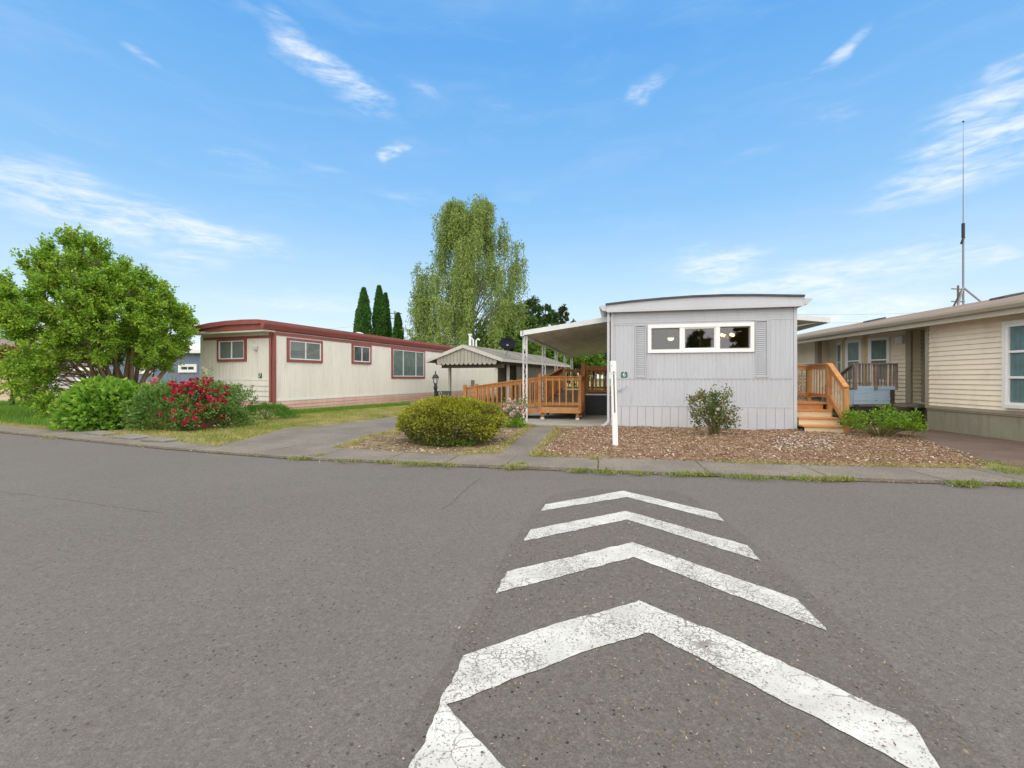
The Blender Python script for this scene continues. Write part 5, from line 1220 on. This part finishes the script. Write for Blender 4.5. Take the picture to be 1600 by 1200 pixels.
x, y = ground(802, 668, .07); t = thing('low_green_plant', 'low dark green plant at the foot of the pale pink rose', 'plant', (x, y-.05, .07)); mound(t, .30, .2, .2, .05, 900, .05, .04, HYD, .2, .3, .3)
rosebush('young_rose', 'small bronze and green rose bush in the bark before the grey home', 1118, 681, .56, .92, 1900, 12, .03, CREAMP, MIXR, 6, .062, low=.22)
sd_ = bpy.data.objects['young_rose']; Yy = sd_.location.y
cen = np.array([((px-1118)/F*Yy, rng.uniform(-.1, .1), CAMZ+(HZ-py)/F*Yy-.07) for px, py in ((1136, 610), (1132, 618), (1084, 627), (1078, 629), (1155, 637), (1150, 645), (1082, 642), (1139, 613))])
for c in cen: P, D = twigs(c[None], 5, .11, 6, .2); leaves('side_shoot', MIXR, P, D, .055, .032, sd_)
m = MB()
for c in cen: m.tube(curve((0, 0, .05), c, (0, 0, .08), 5), [.012, .009, .007, .005, .004], 5, False)
m.build('side_stems', CANE, sd_)
x, y = ground(1397, 686, .07); t = thing('lime_green_shrub', 'low bright lime green shrub spreading between the steps and the brown driveway', 'bush', (x, y+.35, .07))
k = 62; a = rng.random(k)*6.283; e_ = rng.random(k)**.5; cen = np.stack([e_*np.cos(a)*.62, e_*np.sin(a)*.5, .18+.36*rng.random(k)*(1.15-e_*.5)], 1)
P, D = twigs(cen, 6, .17, 9, .5, .7, np.stack([np.cos(a), np.sin(a), a*0+.3], 1)*.6); leaves('foliage', SHR, P, D, .055, .026, t)
cen2 = np.array([(.55, -.15, .2), (.72, -.1, .16), (.8, -.12, .2), (-.6, -.1, .38), (-.5, 0, .45)]); 
for c in cen2: P, D = twigs(c[None], 6, .14, 9, .3); leaves('side_shoot', SHR, P, D, .055, .026, t)
m = MB()
for c in list(cen[::2])+list(cen2): m.tube(curve((c[0]*.12, c[1]*.12, 0), c, (0, 0, .05), 5), [.012, .010, .008, .006, .004], 5, False)
m.build('stems', CANE, t)
x, y = ground(1336, 672, .07); t = thing('dried_plant', 'small half-dried brown plant beside the bottom step', 'plant', (x, y, .07)); mound(t, .17, .15, .2, .08, 260, .07, .02, MIXR, .3, .5, .5); stems(t, 8, .12, .25)

# grass, weeds, bark
def hbed(x, y, d): return np.minimum(1, d/.35)*(.03+.022*np.sin(3.1*x)*np.sin(2.7*y+1)**2+.006*np.sin(11*x+7*y))
def edged(q, poly):
    d = np.full(len(q), 9.0); p = np.array(poly)
    for i in range(len(p)):
        a, c = p[i], p[(i+1) % len(p)]; t = np.clip(((q-a)@(c-a))/((c-a)@(c-a)), 0, 1); d = np.minimum(d, np.linalg.norm(a+t[:, None]*(c-a)-q, axis=1))
    return d
def blades(name, poly, n, h, w, mat, z=.06, lean=.45, keep=None):
    q = scatter(poly, n)
    if keep is not None: q = q[keep(q)]
    n = len(q); D = np.stack([rng.normal(size=n)*lean, rng.normal(size=n)*lean, np.ones(n)], 1)
    o = leaves(name, mat, np.stack([q[:, 0], q[:, 1], np.full(n, z)], 1), D, h*(.4+rng.random(n)), w, None, .1); o['kind'] = 'stuff'; return o
def patchy(s, th): return lambda q: (np.sin(q[:, 0]*s)+np.sin(q[:, 1]*s*1.3+1)+np.sin((q[:, 0]+q[:, 1])*s*.7+2)+rng.normal(size=len(q))*.8) > th
lush = pxpoly([(-160, 655), (0, 661), (60, 667), (103, 671), (150, 672), (200, 640), (150, 632), (60, 628), (-160, 632)], .07)
blades('grass', lush, 42000, .16, .012, GRASS, .06)
dry = pxpoly([(150, 680), (270, 689), (340, 699), (357, 692.5), (451, 667.5), (516, 662.5), (620, 650), (655, 640), (690, 632), (600, 633), (440, 652), (425, 656), (360, 664), (300, 678), (220, 672)], .07)
blades('dry_grass', dry, 52000, .075, .009, DRYG, .06, .7)
blades('grass', dry, 13000, .09, .010, GRASS, .06, .5, patchy(1.7, .9))
blades('dry_grass', pxpoly([(-100, 659), (0, 664), (103, 674), (106, 668), (0, 657)], .07), 7000, .06, .009, DRYG, .06, .7)
blades('grass', pxpoly([(430, 651), (640, 634), (640, 632), (430, 646)], .07), 9000, .16, .012, GRASS, .06)
gaps = []
for px in np.arange(-60, 1720, 1.2):
    p, n_ = along(float(px)); s_ = math.sin(px*.021)+math.sin(px*.057+1)+math.sin(px*.13)
    k = int(max(0, s_-1.1)*1.8)+(1 if rng.random() < .22 else 0)
    for j in range(k): gaps.append(p-n_*rng.uniform(-.005, .035))
for j in JOINT:
    if -60 < j < 1700:
        p, n_ = along(j)
        for k in range(70): gaps.append(p+n_*WID*rng.random()**1.3+rng.normal(size=2)*.012)
gaps = np.array(gaps)
def tuft(px, py, n, r, z=.065):
    x, y = ground(px, py, z); return np.stack([x+rng.normal(size=n)*r, y+rng.normal(size=n)*r*.45], 1)
g2 = np.concatenate([tuft(*a) for a in ((76, 684, 60, .1), (468, 716, 120, .09), (497, 712, 80, .08), (545, 720, 90, .12), (600, 721, 120, .1), (640, 725, 150, .1), (665, 725, 140, .1), (700, 727, 90, .1), (805, 730, 260, .12), (812, 725, 120, .06), (905, 735, 190, .08), (932, 718, 120, .05), (950, 737, 200, .12), (1000, 739, 120, .06), (1095, 740, 260, .12), (1060, 741, 120, .1), (1160, 744, 180, .12), (1190, 747, 120, .14), (1258, 747, 240, .14), (1300, 748, 260, .10), (1325, 748, 120, .08), (1510, 756, 380, .10), (1585, 757, 150, .08), (1575, 735, 420, .16), (1595, 740, 260, .14), (1540, 724, 200, .2), (880, 685, 90, .1), (905, 688, 90, .09), (985, 690, 140, .15), (1010, 693, 120, .12), (860, 700, 120, .2), (1075, 705, 60, .25), (980, 712, 110, .25), (1250, 718, 120, .3), (1340, 712, 120, .25), (1420, 716, 120, .3))])
allg = np.concatenate([gaps, g2]); n = len(allg); zz_ = np.full(n, .045)
o = leaves('weeds', WEEDM, np.stack([allg[:, 0], allg[:, 1], zz_], 1), np.stack([rng.normal(size=n)*.7, rng.normal(size=n)*.7, np.ones(n)], 1), np.where(np.arange(n) < len(gaps), .04, .065)*(.4+rng.random(n)), .010, None, .1); o['kind'] = 'stuff'
straw = pxpoly([(824, 713), (866, 671), (880, 680), (850, 702), (880, 716)], .07); blades('dry_grass', straw, 2600, .05, .008, DRYG, .068, .9)
blades('dry_grass', pxpoly([(520, 699), (575, 680), (640, 667), (650, 672), (580, 686), (545, 700)], .07), 3000, .05, .008, DRYG, .066, .9); blades('dry_grass', pxpoly([(700, 712), (778, 710), (806, 690), (836, 665), (822, 664), (790, 690), (740, 704)], .07), 3200, .05, .008, DRYG, .066, .9)
blades('dry_grass', pxpoly([(830, 713), (1000, 718), (1200, 726.5), (1520, 732), (1520, 727), (1200, 721), (1000, 714), (840, 709)], .07), 6000, .04, .008, DRYG, .07, .9, patchy(2.3, .9))
def chips(name, poly, n, l0, l1, mat, z0, hf=None):
    q = scatter(poly, n); d = edged(q, poly); z = z0+(hf(q[:, 0], q[:, 1], d) if hf else 0)+.003+.012*rng.random(n)
    a = rng.random(n)*6.283; D = np.stack([np.cos(a), np.sin(a), rng.normal(size=n)*.22], 1); L = l0+(l1-l0)*rng.random(n)**2
    o = leaves(name, mat, np.stack([q[:, 0], q[:, 1], z], 1), D, L, L*(.25+.35*rng.random(n)), None, .12, up=np.tile((0, 0, 1.0), (n, 1))); o['kind'] = 'stuff'; return o
chips('bark_chips', bed, 62000, .014, .052, CHIP, .066, hbed); chips('bark_chips', pxpoly([(1195, 690), (1250, 680), (1310, 688), (1290, 706), (1210, 704)], .07), 500, .03, .06, leaf_mat('bleached_chip', [(.45, .40, .35), (.62, .58, .54)], 0), .105)
blades('dry_grass', bed, 9000, .035, .007, DRYG, .085, 1.3, patchy(2.1, 1.0)); blades('weeds', bed, 2600, .05, .010, WEEDM, .085, .9, patchy(2.7, 1.9))
chips('leaf_litter', bed, 5200, .014, .05, LITTER, .072, hbed)
chips('leaf_litter', island, 14000, .018, .06, LITTER, .075)
chips('road_debris', pxpoly([(640, 1190), (700, 1000), (800, 850), (860, 790), (1080, 790), (1350, 1000), (1560, 1190)], ROADZ), 3200, .006, .020, NEEDLE, ROADZ+.008); chips('road_debris', pxpoly([(-200, 1230), (-200, 800), (500, 760), (1500, 790), (1900, 1230)], ROADZ), 3000, .005, .016, NEEDLE, ROADZ+.002)
chips('leaf_litter', [tuple(p-q*.10) for p, q in dirt_line[2:-8]]+[tuple(p+q*.12) for p, q in dirt_line[2:-8]][::-1], 5000, .012, .04, LITTER, ROADZ+.006)

# the trees across the road, mirrored in the front windows
src_ = [o for o in bpy.data.objects if o.name.startswith('background_tree') and o.type == 'EMPTY'][0]
for i, (x, y, s_, lab) in enumerate(((1.2, -40, .98, 'leafy tree across the road mirrored low in the middle pane'), (6.6, -41, 1.10, 'leafy tree across the road mirrored in the right pane'))):
    o = copy_tree(src_); o.location = (x, y, 0); o.scale = (s_,)*3; o.rotation_euler.z = i*1.3; o['label'] = lab; o['group'] = 'trees across the road'
